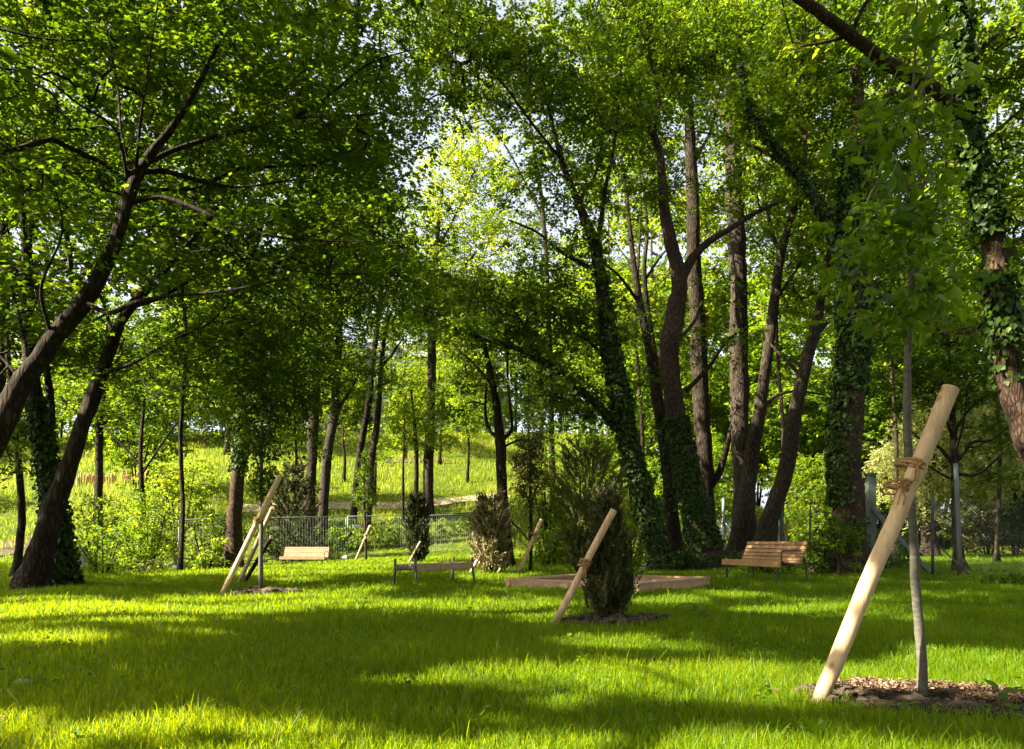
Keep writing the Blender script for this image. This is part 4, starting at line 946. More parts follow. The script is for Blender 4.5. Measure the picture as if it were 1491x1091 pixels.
tree('young_tree', 'small dark tree with candelabra branches beside the straw-coloured yew', 'tree', 21.5,
     [[(738, 828, 21), (733, 760, 17), (730, 700, 15.5), (727, 645, 15), (722, 600, 12), (714, 555, 10), (708, 520, 7.5), (702, 495, 5.5), (682, 478, 4), (650, 463, 3), (615, 440, 2)],
      [(726, 638, 7), (713, 626, 5.5), (707, 600, 4, .3), (708, 560, 3, .5)], [(730, 642, 7.5), (745, 626, 5), (743, 590, 4, -.2), (739, 530, 3.5, -.3), (743, 470, 2.5, -.3)], [(731, 652, 4), (755, 641, 3), (780, 640, 2)], [(735, 750, 4), (755, 770, 3, -.3), (774, 792, 2, -.5)], [(704, 500, 5), (690, 465, 4), (700, 430, 3)], [(716, 560, 5), (690, 530, 3.5), (668, 510, 2)]],
     [(700, 450, 90, 55, 0, 1.7), (640, 440, 70, 40, .5, 1.4), (760, 480, 60, 50, .3, 1.4), (690, 560, 70, 30, 0, 1.2, .5), (640, 610, 60, 26, 1, 1.2, .5)], leaf=.125, mat='maple', lai=1.5, rs=.42, tone0=.6, prune=False)
for (px, py, Y, ry, lb) in [(545, 640, 52, 34, 'young light green tree on the slope between the slim dark pair and the parasol tree'), (680, 600, 56, 40, 'young round-headed tree high on the slope left of the candelabra tree'),
                       (500, 640, 56, 30, 'small bushy tree on the slope right of the grey leaning trunk'), (770, 610, 44, 46, 'slender light green tree on the slope right of the candelabra tree'),
                       (430, 610, 50, 40, 'bushy young tree on the slope left of the stout dark trunk'), (640, 560, 62, 44, 'leafy round tree near the slope top left of the candelabra tree'), (590, 555, 64, 40, 'leafy tree at the slope top in front of the pale house')]:
    b = HY + F * (HC - float(G((px - CX) * Y / F, Y))) / Y
    tree('young_tree', lb, 'tree', Y, [[(px, b, 5), (px + 2, (b + py) / 2, 4), (px - 1, py, 3), (px, py - ry * .7, 1.5)], [(px, py + ry * .4, 2), (px + 14, py, 1.5), (px + 26, py - 12, 1)], [(px, py + ry * .3, 2), (px - 14, py, 1.5), (px - 24, py - 10, 1)]],
         [(px, py, 44, ry, 0, 2), (px + 16, py + ry * .5, 36, ry * .5, -.6, 1.6, .7), (px - 20, py - ry * .3, 34, ry * .5, .6, 1.6, .8)], leaf=.2, mat='bright' if py > 570 else 'maple', lai=1.2, rs=.7, tone0=.4 if py > 570 else .8)
tree('tree', 'slim dark tree half hidden behind the boughs of the leaning maples', 'tree', 19.5, [[(262, 838, 7), (266, 740, 6), (262, 640, 6), (270, 500, 5.5), (262, 360, 5), (275, 200, 4), (280, 60, 3)], [(264, 330, 5), (220, 240, 4, .5), (160, 160, 2.5, 1)], [(272, 220, 5), (340, 150, 4, .5), (420, 90, 2.5, 1)]],
     [(150, 80, 190, 130, .5, 2.4), (380, 60, 190, 120, .5, 2.4), (260, 230, 170, 100, .8, 2.4), (60, 250, 120, 100, 1, 2.2), (470, 180, 110, 90, .6, 2.2), (330, 610, 90, 50, .4, 1.8), (220, 650, 70, 40, 1, 1.6)], leaf=.14, mat='maple', lai=1.4, rs=.5, tone0=.55)
tree('young_tree', 'leafy young tree filling the gap right of the leaning maple trunk above the shrubs', 'tree', 30, [[(205, 815, 9), (208, 740, 8), (205, 660, 6), (210, 580, 4)], [(207, 690, 4), (240, 640, 3), (262, 610, 2)], [(207, 680, 4), (170, 640, 3), (150, 620, 2)]],
     [(210, 640, 80, 60, 0, 2.4), (150, 590, 70, 40, .5, 2.2), (270, 640, 70, 50, .3, 2.2), (290, 720, 50, 36, 0, 1.6),], leaf=.16, mat='maple', lai=1.5, rs=.55, tone0=.7)
# -- right group
tree('ivy_clad_tree', 'ivy-clad leaning trunk with a long bough reaching left over the dark yew', 'tree', 20.5,
     [[(964, 833, 34), (948, 770, 27), (932, 705, 26), (916, 650, 27), (905, 600, 27), (895, 545, 25), (885, 490, 23), (877, 430, 20), (867, 370, 17), (852, 325, 14), (834, 280, 10), (815, 225, 7), (797, 150, 4.5), (780, 60, 3)],
      [(897, 622, 15), (873, 592, 12, -.3), (832, 556, 10, -.6), (790, 524, 9, -.8), (750, 505, 7.5, -1), (700, 490, 6, -1.1), (655, 468, 4.5, -1.2), (600, 440, 3, -1.2)], [(868, 375, 8), (845, 300, 6, .5), (868, 250, 4, .8), (880, 180, 3, 1)],
      [(858, 390, 7), (815, 365, 5, -.5), (782, 338, 3.5, -.8), (740, 320, 2, -1)], [(873, 335, 8, .1), (882, 270, 6, .5), (896, 200, 4, .8), (905, 90, 3, 1)], [(815, 230, 5), (775, 180, 4, -.3), (730, 120, 3, -.6), (680, 70, 2, -.8)], [(895, 545, 6), (860, 500, 4.5, .6), (820, 480, 3, 1)], [(780, 522, 5, -.8), (760, 470, 3.5, -.5), (735, 430, 2, -.3)]],
     [(720, 90, 130, 90, -.3, 2.2), (830, 140, 120, 110, .2, 2.2), (640, 60, 110, 80, -.3, 1.8), (860, 280, 80, 60, .5, 1.8, .8), (790, 420, 90, 70, -.3, 1.7), (720, 480, 110, 40, -1, 1.3), (850, 480, 80, 60, .6, 1.6), (620, 150, 70, 50, 0, 1.4), (800, 560, 70, 35, -.6, 1.2, .8), (775, 265, 55, 60, .2, 1.4, .8), (840, 330, 50, 50, .3, 1.4, .7), (840, 590, 70, 40, .6, 1.3, .8)],
     leaf=.125, shape='kite', mat='maple', lai=1.75, rs=.45, tone0=.42, ivy=[(0, -.1, 6.2, 260, .10), (0, 6.2, 8.5, 90, .10), (1, 0, 9, 60, .10)])
tree('forked_tree', 'thin dark trunk splitting into two slender stems right of the ivy-clad leaning trunk', 'tree', 24,
     [[(986, 826, 26), (980, 770, 21), (973, 700, 19), (963, 620, 18), (953, 555, 15), (940, 480, 12), (930, 430, 10), (922, 370, 8), (914, 300, 6), (905, 230, 4)], [(968, 660, 13), (958, 560, 11, .4), (945, 470, 9, .6), (938, 400, 7, .7), (942, 330, 5, .8), (935, 250, 3, 1)], [(930, 440, 5), (900, 400, 4, -.5), (870, 380, 2.5, -1)], [(938, 410, 4, .7), (965, 370, 3, 1), (990, 350, 2, 1.2)]],
     [(920, 330, 80, 90, .3, 2), (940, 460, 70, 60, .3, 1.8, .8), (900, 200, 80, 80, .3, 2), (930, 560, 60, 50, .5, 1.5, .7)], leaf=.13, mat='maple', lai=1.5, rs=.45, tone0=.4, ivy=[(0, 1.5, 4.5, 60, .1)])
tree('forked_tree', 'big reddish forked trunk with ivy round its broad foot left of the slatted bench', 'tree', 22,
     [[(1028, 828, 56), (1014, 760, 40), (998, 690, 33), (986, 610, 30), (975, 520, 29), (982, 455, 27), (988, 415, 24), (976, 350, 18), (965, 290, 15), (960, 225, 12), (946, 190, 9), (915, 184, 7), (880, 194, 5), (850, 200, 3)],
      [(988, 415, 17), (1004, 380, 13), (1028, 354, 10.5), (1060, 335, 8.5), (1100, 310, 6.5), (1145, 290, 4)], [(998, 570, 7), (1032, 535, 5.5, -.3), (1060, 495, 4, -.5), (1100, 470, 2, -.7)], [(952, 200, 8), (960, 140, 6), (945, 70, 4.5), (960, 10, 3)], [(948, 192, 6), (955, 150, 5, .5), (1000, 100, 4, .7), (1040, 30, 3, .8)], [(985, 500, 6), (1010, 470, 5, .5), (1022, 440, 3, .7)]],
     [(960, 80, 120, 110, .3, 2.2), (900, 180, 90, 60, 0, 1.7, .8), (1080, 260, 90, 50, .2, 1.5, .6), (1050, 60, 90, 80, .6, 1.8), (940, 270, 50, 50, 0, 1.2, .5), (1050, 500, 60, 40, -.4, 1.2, .6), (1010, 430, 60, 40, .6, 1.2, .5), (870, 30, 90, 60, .2, 1.8)],
     leaf=.125, mat='maple', bark='bark_warm', lai=1.8, rs=.45, tone0=.45, ivy=[(0, -.1, 4.3, 300, .10)])
tree('tall_tree', 'tall straight dark trunk with one stub bough between the forked tree and the thickest trunk', 'tree', 27,
     [[(1031, 822, 36), (1027, 720, 30), (1022, 620, 28), (1018, 500, 26), (1014, 400, 24), (1010, 300, 21), (1006, 220, 18), (1001, 120, 14), (998, 20, 10), (995, -80, 6)], [(1030, 716, 12), (1046, 690, 12), (1057, 655, 9, -.2), (1066, 615, 6, -.4), (1080, 560, 3, -.5)], [(1004, 180, 9), (985, 130, 7), (960, 90, 4)], [(1008, 240, 7), (1035, 190, 5), (1050, 120, 3)]],
     [(1000, 40, 120, 80, 0, 2.5), (960, 110, 80, 60, .5, 2, .8), (1050, 130, 50, 50, .5, 2, .6)], leaf=.14, mat='maple', lai=1.7, rs=.5, tone0=.5, wk=.88)
tree('tall_tree', 'thickest straight grey-brown trunk with bark in long ridges behind the slatted bench', 'tree', 26,
     [[(1088, 823, 52), (1088, 750, 36), (1082, 650, 31), (1077, 540, 30), (1076, 440, 29), (1072, 340, 27), (1068, 240, 26), (1065, 160, 22), (1060, 80, 18), (1055, -20, 13), (1052, -120, 8)], [(1066, 190, 10), (1046, 150, 9, .4), (1030, 90, 7, .8), (1020, 0, 5, 1)], [(1064, 130, 9), (1095, 80, 7, -.4), (1120, 10, 5, -.6)]],
     [(1100, 40, 110, 80, 0, 2.5), (1040, -30, 110, 80, .5, 2.5), (1150, 130, 80, 70, .5, 2), (1140, 240, 50, 50, .6, 1.6, .7)], leaf=.14, mat='maple', bark='bark_grey', lai=1.8, rs=.5, tone0=.6, wk=.88)
tree('tree', 'lighter brown trunk leaning slightly right in front of the thickest trunk', 'tree', 24.6,
     [[(1068, 824, 30), (1082, 750, 25), (1096, 660, 20), (1110, 565, 17), (1122, 470, 15), (1131, 400, 13), (1145, 340, 11), (1158, 290, 9), (1155, 220, 6), (1165, 130, 4)], [(1104, 610, 7), (1125, 580, 5.5, .4), (1160, 570, 4, .8), (1200, 575, 2.5, 1.2)], [(1136, 375, 7), (1120, 320, 5, .3), (1108, 250, 3, .5)], [(1126, 440, 6), (1155, 400, 4.5, -.4), (1185, 350, 3, -.7)]],
     [(1160, 340, 70, 70, 0, 1.8), (1140, 240, 80, 70, .4, 1.8), (1180, 440, 60, 50, .5, 1.5, .7), (1160, 560, 70, 30, .8, 1.4, .6)], leaf=.13, mat='maple', bark='bark_grey', lai=1.5, rs=.45, tone0=.6)
tree('tree', 'brown trunk leaning strongly right, foot behind the slatted bench', 'tree', 23.6,
     [[(1098, 826, 34), (1112, 780, 29), (1128, 725, 25), (1147, 655, 22), (1162, 585, 20), (1177, 525, 18), (1190, 470, 15), (1202, 400, 10), (1215, 330, 7), (1222, 260, 4)], [(1186, 490, 8), (1215, 460, 6, .5), (1245, 440, 4, .8)], [(1170, 550, 6), (1140, 520, 4.5, .5), (1120, 500, 2.5, .8)]],
     [(1220, 390, 70, 70, .3, 1.6), (1220, 280, 70, 70, .3, 1.8), (1260, 460, 60, 50, .8, 1.4)], leaf=.13, mat='maple', bark='bark_grey', lai=1.5, rs=.45, tone0=.5)
tree('ivy_clad_tree', 'stout ivy-draped trunk with bare pinkish bark at its foot right of the slatted bench', 'tree', 18.4,
     [[(1233, 838, 58), (1233, 750, 47), (1232, 660, 43), (1236, 565, 42), (1240, 485, 40), (1236, 400, 35), (1232, 320, 28), (1240, 240, 22), (1248, 160, 18), (1245, 60, 13), (1240, -60, 9)],
      [(1230, 370, 20), (1205, 320, 15, -.2), (1165, 255, 10, -.5), (1118, 200, 8, -.8), (1090, 150, 6, -1), (1078, 90, 4, -1.1)], [(1165, 262, 7, -.5), (1120, 225, 5, -.3), (1060, 200, 3.5, -.2), (1000, 190, 2, 0)], [(1240, 260, 10), (1275, 200, 8, .3), (1300, 120, 6, .5), (1320, 20, 4, .6)], [(1172, 240, 6, -.5), (1172, 170, 5, -.3), (1168, 90, 4, -.2), (1150, 10, 3, 0)]],
     [(1180, 110, 110, 90, 0, 1.8), (1100, 160, 80, 60, -.8, 1.3), (1280, 90, 110, 90, .4, 1.7), (1220, 220, 80, 60, .3, 1.4), (1330, 230, 90, 90, .8, 1.6), (1220, 0, 140, 70, .4, 1.9), (1270, 470, 70, 50, .8, 1.1), (1290, 380, 80, 60, .7, 1.3)],
     leaf=.12, mat='maple', bark='bark_warm', lai=1.9, rs=.42, tone0=.45, ivy=[(0, 4.2, 10, 330, .105), (0, 1.6, 4.4, 230, .105, (.2, .8)), (1, 0, 12, 200, .10), (0, -.1, 1.2, 60, .1)])
tree('ivy_clad_tree', 'reddish-barked trunk with ivy sleeve entering at the right edge, heavy bough overhead', 'tree', 9.0,
     [[(1600, 890, 66), (1548, 740, 54), (1506, 640, 49), (1479, 560, 45), (1468, 490, 44), (1458, 420, 40), (1450, 350, 36), (1430, 270, 32), (1412, 190, 31), (1400, 110, 30), (1394, 20, 26), (1388, -80, 20)],
      [(1402, 170, 22), (1360, 132, 25, -.3), (1312, 104, 24, -.6), (1265, 72, 22, -.9), (1225, 44, 21, -1.1), (1180, 12, 19, -1.3), (1120, -30, 16, -1.5)], [(1452, 380, 20), (1490, 350, 17, .3), (1540, 320, 12, .5)], [(1400, 120, 10), (1440, 60, 8, .4), (1480, 40, 6, .6), (1540, 20, 4, .7)], [(1240, 52, 7, -1), (1200, 62, 5, -1.1), (1165, 68, 4, -1.2)], [(1455, 440, 9), (1420, 480, 6, .5), (1380, 485, 4, .9), (1350, 480, 3, 1.2)], [(1440, 200, 7, .2), (1475, 170, 5, .3), (1520, 130, 4, .4)]],
     [(1440, 60, 100, 90, .3, .9), (1490, 130, 70, 120, .5, .9), (1380, 20, 120, 60, .9, .9), (1460, 200, 80, 80, .3, .9), (1420, 400, 60, 60, .5, .7, .8), (1390, 330, 70, 60, .7, .8, .7), (1250, -30, 150, 60, -.9, .9), (1470, 300, 60, 60, .2, .8), (1400, 480, 70, 40, .9, .8)],
     leaf=.11, shape='oval', mat='maple', bark='bark_warm', lai=1.5, rs=.34, per=20, tone0=.45, wk=.8, ivy=[(0, 3.0, 3.9, 420, .085), (0, 4.3, 8, 520, .09), (0, 2.6, 3.0, 120, .08)])
tree('young_tree', 'slim dark tree with level spreading branches beyond the chain link fence', 'tree', 20.4,
     [[(1396, 832, 15), (1393, 760, 12.5), (1390, 690, 11), (1387, 620, 9), (1384, 560, 6), (1380, 490, 4)], [(1391, 680, 6), (1365, 650, 4.5, .3), (1340, 640, 3, .6), (1310, 610, 2, .8)], [(1391, 675, 6), (1415, 645, 4.5, -.3), (1445, 640, 3, -.5), (1480, 610, 2, -.7)], [(1390, 690, 5), (1425, 690, 4, .3), (1460, 660, 2.5, .6)], [(1389, 640, 5), (1370, 600, 3.5, -.3), (1340, 575, 2, -.6)], [(1388, 630, 5), (1412, 595, 3.5, .3), (1440, 570, 2, .6)], [(1391, 700, 4), (1370, 690, 3, -.4), (1340, 670, 2, -.7)], [(1390, 660, 4), (1402, 620, 3, -.5), (1410, 560, 2, -.8)]],
     [(1420, 560, 90, 40, 0, 1.5), (1330, 560, 70, 40, 0, 1.5), (1450, 630, 60, 26, -.3, 1.2, .7), (1380, 500, 90, 40, 0, 1.5), (1310, 620, 40, 22, .4, 1, .6), (1440, 690, 50, 20, .3, 1, .5)], leaf=.12, mat='maple_dark', lai=1.5, rs=.42, tone0=.4, prune=False)
for (px, Y, top, w, lb) in [(930, 35, 60, 130, 'tall leafy tree seen between the thin forked tree and the reddish forked trunk'), (1135, 33, 20, 130, 'tall leafy tree behind the two trunks leaning right'),
                            (1300, 30, 20, 130, 'tall leafy tree behind the square fence post'), (1450, 27, 40, 120, 'leafy tree beyond the fence at the right edge')]:
    b = HY + F * HC / Y
    tree('leafy_tree', lb, 'tree', Y, [[(px, b, 13), (px + 6, 650, 11), (px - 4, 480, 9), (px + 3, 300, 7), (px, top, 3)], [(px, 450, 5), (px + 60, 380, 3, 1), (px + 100, 340, 2, 1.5)], [(px, 400, 5), (px - 60, 320, 3, 1), (px - 95, 280, 2, 1.5)]],
         [(px - w * .4, 300, w * .7, 80, .5, 2.6), (px + w * .4, 330, w * .7, 80, .5, 2.6), (px, 190, w * .9, 90, .3, 2.8), (px, top + 20, w * .7, 80, .5, 2.6), (px, 450, w * .8, 60, .6, 2.4)], leaf=.18, mat='maple', lai=1.9, rs=.6, tone0=.68, wk=.5)
tree('leafy_tree', 'tall thin tree closing the canopy above the long bough of the ivy-clad trunk', 'tree', 29, [[(806, HY + F * HC / 29, 9), (803, 650, 8), (800, 480, 7), (790, 300, 6), (770, 160, 4), (760, 40, 2)], [(792, 320, 3.5), (740, 220, 2.5, .8), (690, 150, 1.5, 1.2)], [(780, 240, 3), (840, 160, 2, 1)]],
     [(700, 80, 90, 70, 0, 2.4), (620, 30, 90, 60, .5, 2.2), (790, 110, 90, 80, .4, 2.4), (770, 230, 60, 44, .3, 2.0, .7), (860, 230, 70, 60, .6, 2.2, .8), (690, 160, 60, 34, .4, 1.8, .7)], leaf=.17, mat='maple', lai=1.15, rs=.55, tone0=.75, prune=False)
tree('drooping_tree', 'pale yellow drooping sunlit tree behind the leaning fence post', 'tree', 37,
     [[(1352, 797, 22), (1352, 760, 17), (1356, 700, 12), (1365, 640, 8), (1370, 590, 4)], [(1354, 720, 8), (1320, 670, 5), (1300, 640, 3)], [(1358, 690, 8), (1420, 650, 5), (1450, 640, 3)]],
     [(1365, 660, 90, 60, 0, 2.2), (1310, 660, 50, 60, 0, 1.8), (1430, 690, 55, 45, 0, 1.8), (1360, 720, 60, 36, -.6, 1.5), (1390, 590, 90, 40, 0, 2.0), (1460, 640, 40, 50, .3, 1.5)], leaf=.26, shape='blade', mat='pale', lai=4.2, per=26, rs=.6, droop=1.1, tone0=.5, prune=False, tilt=.5)
# ================================================================== SHRUBS AND YOUNG GROWTH
def shrub(label, px, py, rx, ry, Y, mat='maple', leaf=.12, lai=1.8, tone0=.5, name='shrub', n=5, rY=None, shape='kite', per=18, group=None):
    base = HY + F * (HC - float(G((px - CX) * Y / F, Y))) / Y
    L = []
    for k in range(n):
        dx = R.uniform(-.6, .6) * rx
        L.append([(px + dx * .15, base, 3.2), (px + dx * .5, (base + py) / 2, 2.4), (px + dx, py - ry * .4 * R.random(), 1.4)])
    return tree(name, label, 'shrub', Y, L, [(px, py, rx, ry, 0, rY or rx * Y / F * .8), (px + rx * .2, (py + base) / 2 + 6, rx * .8, max((base - py) / 2, 4), -.1, (rY or rx * Y / F * .8) * .8, .7)], leaf=leaf, shape=shape, mat=mat, lai=lai, tone0=tone0,
                per=per, rs=min(.45, max(.14, rx * Y / F * .4)), flare=1.0, prune=False, trunk='stems', crown='foliage', bark='twig', r0=.0035, rmax=.02, group=group, tilt=.4, sides=6)
shrub('bright green bushy growth right of the ivy-clad left trunk', 150, 800, 55, 45, 19, 'bright', .10, 1.6, .3)
shrub('mid green leafy shrub in front of the grey stone wall at left', 140, 745, 50, 30, 27, 'maple', .13, 1.6, .7)
shrub('light sapling thicket left of the wire mesh fence end', 215, 770, 45, 60, 26, 'bright', .12, 1.4, .45)
shrub('pale leafy shrub at the lit foot of the orange trunk', 300, 790, 34, 42, 25, 'bright', .13, 1.2, .6)
shrub('low pale-leaved plant at the lawn edge beside the shaded shrubs', 215, 826, 40, 12, 22, 'pale', .10, 1.2, .3)
shrub('sunlit bush with yellow-green leaves above the left wire fence', 260, 700, 60, 40, 34, 'bright', .16, 1.5, .7)
shrub('shaded dark shrub behind the wire mesh left of the far bench', 300, 775, 55, 36, 36, 'maple_dark', .16, 2.0, .3)
shrub('dark shrub behind the wire mesh right above the far bench', 415, 775, 60, 34, 40, 'maple_dark', .18, 2.0, .3)
shrub('dark shrub behind the mesh panel between far bench and thin sapling', 490, 780, 50, 28, 42, 'maple', .18, 1.7, .4)
shrub('leafy green shrub behind the mesh panel beside the slim dark yew', 580, 775, 50, 26, 43.5, 'maple', .18, 1.6, .6)
shrub('green shrub behind the mesh panel left of the straw-coloured yew', 665, 775, 42, 26, 45, 'maple', .18, 1.6, .6)
shrub('light green shrub behind the small-leaved sapling', 800, 790, 46, 34, 24, 'maple', .12, 1.6, .7)
shrub('yellow-green shrub left of the foot of the ivy-clad leaning trunk', 915, 790, 36, 36, 23, 'bright', .11, 1.4, .55)
shrub('leafy green bush behind the fluffy-topped yew', 800, 720, 46, 50, 27, 'maple', .14, 1.6, .8)
shrub('light young growth between the ivy-clad leaning trunk and the thin forked one', 850, 640, 60, 50, 28, 'bright', .14, 1.3, .35)
shrub('low dark undergrowth bush at the foot of the reddish forked trunk', 985, 815, 46, 14, 21, 'ivy', .09, 1.8, .4)
shrub('fern-like low bush between the slatted bench and the stout ivy-draped trunk', 1195, 805, 36, 28, 18.2, 'maple', .09, 1.8, .45)
shrub('low green bush covering the left foot of the stout ivy-draped trunk', 1225, 775, 32, 30, 17.4, 'maple', .09, 1.5, .5)
shrub('low bush of small leaves behind the slatted bench', 1120, 812, 60, 16, 18.6, 'maple_dark', .09, 1.7, .4)
shrub('light green bush beyond the fence behind the leaning trunks', 1190, 740, 70, 50, 36, 'maple', .17, 1.8, .75)
shrub('sunlit yellow-green bush beyond the fence left of the square fence post', 1170, 690, 60, 40, 42, 'bright', .18, 1.6, .6)
shrub('dark bush beside the square fence post', 1290, 800, 40, 34, 21.5, 'maple', .11, 1.5, .4)
shrub('low weeds with one lit leaf spray at the foot of the leaning fence post', 1400, 850, 60, 14, 15.2, 'maple', .08, 1.5, .5)
shrub('low green weeds under the chain link fence at the right edge', 1475, 845, 40, 16, 13.4, 'maple', .08, 1.5, .4)
shrub('dark brownish hedge far beyond the right lawn', 1440, 765, 75, 26, 40, 'yew', .2, 2.4, .55, name='hedge', n=7)
shrub('dark green bush above the brownish hedge at the right edge', 1478, 715, 40, 50, 38, 'maple_dark', .17, 2.0, .3)
yew('small_conifer', 'dark bushy conifer behind the left stakes and the wire fence', 425, 790, 38, [(0, .7), (1, 1.2), (2.4, 1.0), (3.6, .6), (4.6, .15)], 12000, 'yew', .20, .35, spread=.9)
# ================================================================== BACKGROUND WOOD
def proto(Y, px, label, mat, tone0, h, bark='bark_grey'):
    b = HY + F * (HC - float(G((px - CX) * Y / F, Y))) / Y; k = F / Y
    L = [[(px, b, .42 * k), (px + .2 * k, b - h * .3 * k, .34 * k), (px - .1 * k, b - h * .6 * k, .22 * k), (px, b - h * .92 * k, .06 * k)]]
    for q in range(7):
        hh = h * R.uniform(.3, .75); s = 1 if q % 2 else -1; ln = R.uniform(2, 3.6)
        L.append([(px, b - hh * k, .13 * k, 0), (px + s * ln * .5 * k, b - (hh + 1) * k, .08 * k, R.normal(0, 1)), (px + s * ln * k, b - (hh + 2.2) * k, .03 * k, R.normal(0, 2))])
    v = []
    for q in range(9):
        hh = h * R.uniform(.28, .95); w = (4.2 if hh < h * .75 else 2.6) * R.uniform(.6, 1)
        v.append((px + R.normal(0, 2.0) * k, b - hh * k, w * k, w * .62 * k, R.normal(0, 1.8), w))
    return tree('leafy_tree', label, 'tree', Y, L, v, leaf=.34, mat=mat, bark=bark, lai=1.7, per=22, rs=1.0, tone0=tone0, prune=False, r0=.012, sides=8)
def copy_tree(root, x, y, rot, sc, label, group):
    r = root.copy(); col.objects.link(r)
    r.location = (x, y, float(G(x, y))); r.rotation_euler = (0, 0, rot); r.scale = (sc, sc, sc * R.uniform(.92, 1.1))
    r['label'] = label; r['group'] = group
    for ch in root.children:
        c = ch.copy(); col.objects.link(c); c.parent = r
    return r
WOOD = 'trees of the wood behind the slope'
LBW = 'one of the leafy trees massed in the wood behind, its crown merging with its neighbours'
protos = [proto(66, 330, LBW, 'bright', .35, 19), proto(70, 860, LBW, 'maple', .75, 21), proto(62, 1010, LBW, 'bright', .3, 18)]
for p in protos: p['group'] = WOOD
spots = []
for x in np.arange(-62, 62, 6.2):
    spots.append((x + R.normal(0, 1.2), 100 + R.normal(0, 3)))
for x in (-70, -64, -58): spots.append((x, 66 + R.uniform(-10, 12)))
for (x, y) in [(-46, 88), (-38, 90), (-31, 87), (-21, 90), (-13, 92), (8, 64), (14, 58), (20, 66), (26, 56), (32, 64), (16, 46), (24, 44), (31, 48), (38, 54), (44, 62), (12, 74), (30, 76), (-5, 82), (3, 78), (46, 44), (40, 34), (50, 56), (36, 44), (9, 50), (29, 46)]: spots.append((x, y))
for k, (x, y) in enumerate(spots):
    copy_tree(protos[k % 3], x, y, R.random() * 6.28, R.uniform(.8, 1.15), LBW, WOOD)

LBU = 'one of the leafy bushes massed under the trees of the wood behind'
ub = [shrub(LBU, 200, 600, 80, 90, 52, 'bright', .24, 1.5, .35, n=7), shrub(LBU, 1180, 640, 90, 90, 50, 'maple', .22, 1.6, .75, n=7), shrub(LBU, 1010, 690, 70, 60, 40, 'bright', .2, 1.4, .3, n=7)]
for p in ub: p['group'] = 'bushes of the wood behind'
bs = []
for k in range(34): bs.append((R.uniform(9, 62), R.uniform(43, 84)))
for k in range(22): bs.append((R.uniform(-64, -24), R.uniform(46, 86)))
for x in np.arange(-34, 8, 3.6): bs.append((x + R.normal(0, .8), 86.5 + R.normal(0, 1.5)))
for (x, y) in [(-18, 80), (-12, 83), (-9, 79), (-4, 80), (-22, 74), (19, 46), (25, 45), (11, 43), (7.5, 46), (30, 42)]: bs.append((x, y))
bs = [(x, y) for (x, y) in bs if not (y < 62 and 80 < CX + F * x / y < 250) and not (y > 84 and -17 < x < -8)]
for k, (x, y) in enumerate(bs):
    copy_tree(ub[k % 3], x, y, R.random() * 6.28, R.uniform(.7, 1.25), LBU, 'bushes of the wood behind')

# ================================================================== TALL TREES OUT OF VIEW, CROWNS SHAPED TO SHADE THE LAWN
def shade_trees():
    spots = [(-9.5, -1.2), (-12.5, 5.5), (-9.0, -5.0), (-15.5, 11.5), (-17.5, 18), (-22.5, 25), (-19, 3), (-14, -3), (-25.5, 33), (-4.5, -6.5), (4.5, -5.5), (10.5, -4)]
    n = 30000
    gy = .3 + 38 * R.random(n) ** .8; gx = R.uniform(-1, 1, n) * (.72 * gy + 3.0) + .5
    h = R.uniform(4.5, 15, n)
    m = 3600; gy = np.concatenate([gy, R.uniform(15, 27, m)]); gx = np.concatenate([gx, R.uniform(8, 26, m)]); h = np.concatenate([h, R.uniform(17, 29, m)]); n += m  # extra high sprays added to shade the trunks at right
    p = np.column_stack([gx, gy, np.zeros(n)]) + S[None, :] * (h / S[2])[:, None]
    px = CX + F * p[:, 0] / np.maximum(p[:, 1], .2); py = HY - F * (p[:, 2] - HC) / np.maximum(p[:, 1], .2)
    inview = (p[:, 1] > .3) & (px > -40) & (px < 1530) & (py > -260)
    leafy = (px < 560) & (py < 470 - .12 * np.maximum(px, 0)) & (p[:, 1] > 11)
    ok = (~inview) | (leafy & (R.random(n) < .8))
    p = p[ok]; p = p[keep_mask(p)]; p = p[R.permutation(len(p))[:11500]]
    q = p - S[None, :] * ((p[:, 2] - 4.6) / S[2])[:, None]     # sun still reaches the crowns of the leaning maples
    onm = (q[:, 0] > -8.5) & (q[:, 0] < .5) & (q[:, 1] > 7.2) & (q[:, 1] < 13.5)
    p = p[~onm | (R.random(len(p)) < .4)]
    k = 2600                                                     # unseen boughs added high over and behind the viewpoint to cut skylight
    c = np.column_stack([R.uniform(-9, 12, k), R.uniform(-9, 6.5, k), R.uniform(7.0, 13, k)])
    c = c[c[:, 2] > HC + 1.15 * np.maximum(c[:, 1], 0) * HY / F + 2.5]
    p = np.concatenate([p, c[keep_mask(c)]])
    own = np.argmin(np.array([np.hypot(p[:, 0] - a, p[:, 1] - b) for a, b in spots]), 0)
    for k, (a, b) in enumerate(spots):
        C = p[own == k]
        if len(C) < 5: continue
        top = C[:, 2].max()
        g = float(G(a, b)); root = thing('shade_tree', 'tall leafy tree out of view, its crown shaped to shade the lawn', 'tree', (a, b, g), 'tall trees out of view shading the lawn')
        z = np.linspace(-.2, top * .9, 12)
        ln = np.column_stack([a + np.cumsum(R.normal(0, .08, 12)), b + np.cumsum(R.normal(0, .08, 12)), g + z])
        mb = MB(); mb.tube(ln, np.linspace(.30, .05, 12), 10, lump=.08); sub = C[R.random(len(C)) < .25]; grow_twigs(mb, ln[3:], sub, .010, .08); mb.build('trunk', M['bark'], root, smooth=True)
        lv = MB()
        iv = (C[:, 1] > .5) & (CX + F * C[:, 0] / np.maximum(C[:, 1], .2) > -120)
        spray_leaves(lv, C[~iv], .55, 20, .21, 'kite', tone0=.4, prune=True); spray_leaves(lv, C[iv], .5, 42, .125, 'kite', tone0=.4, prune=True)
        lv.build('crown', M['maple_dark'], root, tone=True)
shade_trees()
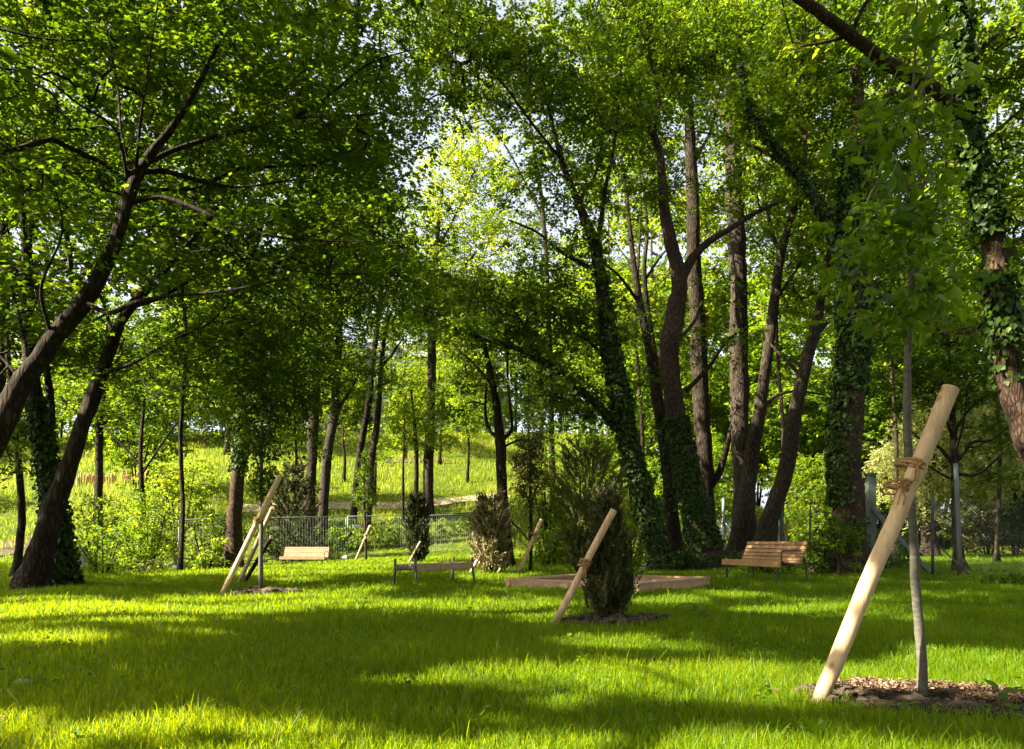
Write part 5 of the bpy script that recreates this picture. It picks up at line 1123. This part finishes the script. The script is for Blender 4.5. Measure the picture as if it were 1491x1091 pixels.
def rear_screen_trees():  # unseen trees added to keep skylight from behind off the lawn
    r0 = protos[1]
    for (x, y, s) in [(-9, -13, .8), (2, -15, .8), (11, -11, .75), (18, -3, .8), (20, 8, .8), (-20, -12, .8), (24, 18, .8)]:
        copy_tree(r0, x, y, R.random() * 6, s, 'added leafy tree, unseen beside or behind the viewpoint, screening skylight', 'added unseen trees around the viewpoint')
rear_screen_trees()

# ================================================================== LIGHT, SKY, CAMERA
w = bpy.data.worlds.new('World'); scene.world = w; w.use_nodes = True
nt = w.node_tree; nt.nodes.clear()
sky = nt.nodes.new('ShaderNodeTexSky'); sky.sky_type = 'NISHITA'; sky.sun_disc = False
sky.sun_elevation = SUN_EL; sky.sun_rotation = SUN_AZ; sky.air_density = .8; sky.dust_density = 3.0; sky.ozone_density = 1.0
hs = nt.nodes.new('ShaderNodeHueSaturation'); hs.inputs['Saturation'].default_value = .42; nt.links.new(sky.outputs[0], hs.inputs['Color'])
bg = nt.nodes.new('ShaderNodeBackground'); bg.inputs['Strength'].default_value = .065
wo = nt.nodes.new('ShaderNodeOutputWorld'); nt.links.new(hs.outputs[0], bg.inputs[0]); nt.links.new(bg.outputs[0], wo.inputs[0])
sd = bpy.data.lights.new('sun', 'SUN'); sd.energy = 5.0; sd.angle = math.radians(.5); sd.color = (1.0, .91, .74)
so = bpy.data.objects.new('sun', sd); col.objects.link(so)
from mathutils import Vector
so.rotation_euler = Vector(S).to_track_quat('Z', 'Y').to_euler(); so.location = (-30, -10, 40)
cam = bpy.data.cameras.new('camera'); co = bpy.data.objects.new('camera', cam); col.objects.link(co)
co.location = (0, 0, HC); co.rotation_euler = (math.radians(90), 0, 0)
cam.sensor_width = 36; cam.lens = 36 * F / 1491; cam.shift_y = (HY - 545.5) / 1491; cam.clip_start = .05; cam.clip_end = 2000
scene.camera = co
for o in scene.objects:
    if '_w' in o: del o['_w']
vs = scene.view_settings; vs.view_transform = 'Standard'; vs.look = 'None'; vs.exposure = 2.9; vs.gamma = 1
scene.render.engine = 'CYCLES'
cy = scene.cycles; cy.max_bounces = 7; cy.diffuse_bounces = 4; cy.transmission_bounces = 5; cy.glossy_bounces = 2; cy.caustics_reflective = False; cy.caustics_refractive = False
cy.use_denoising = True; cy.denoiser = 'OPENIMAGEDENOISE'; cy.denoising_input_passes = 'RGB_ALBEDO_NORMAL'; cy.denoising_prefilter = 'ACCURATE'
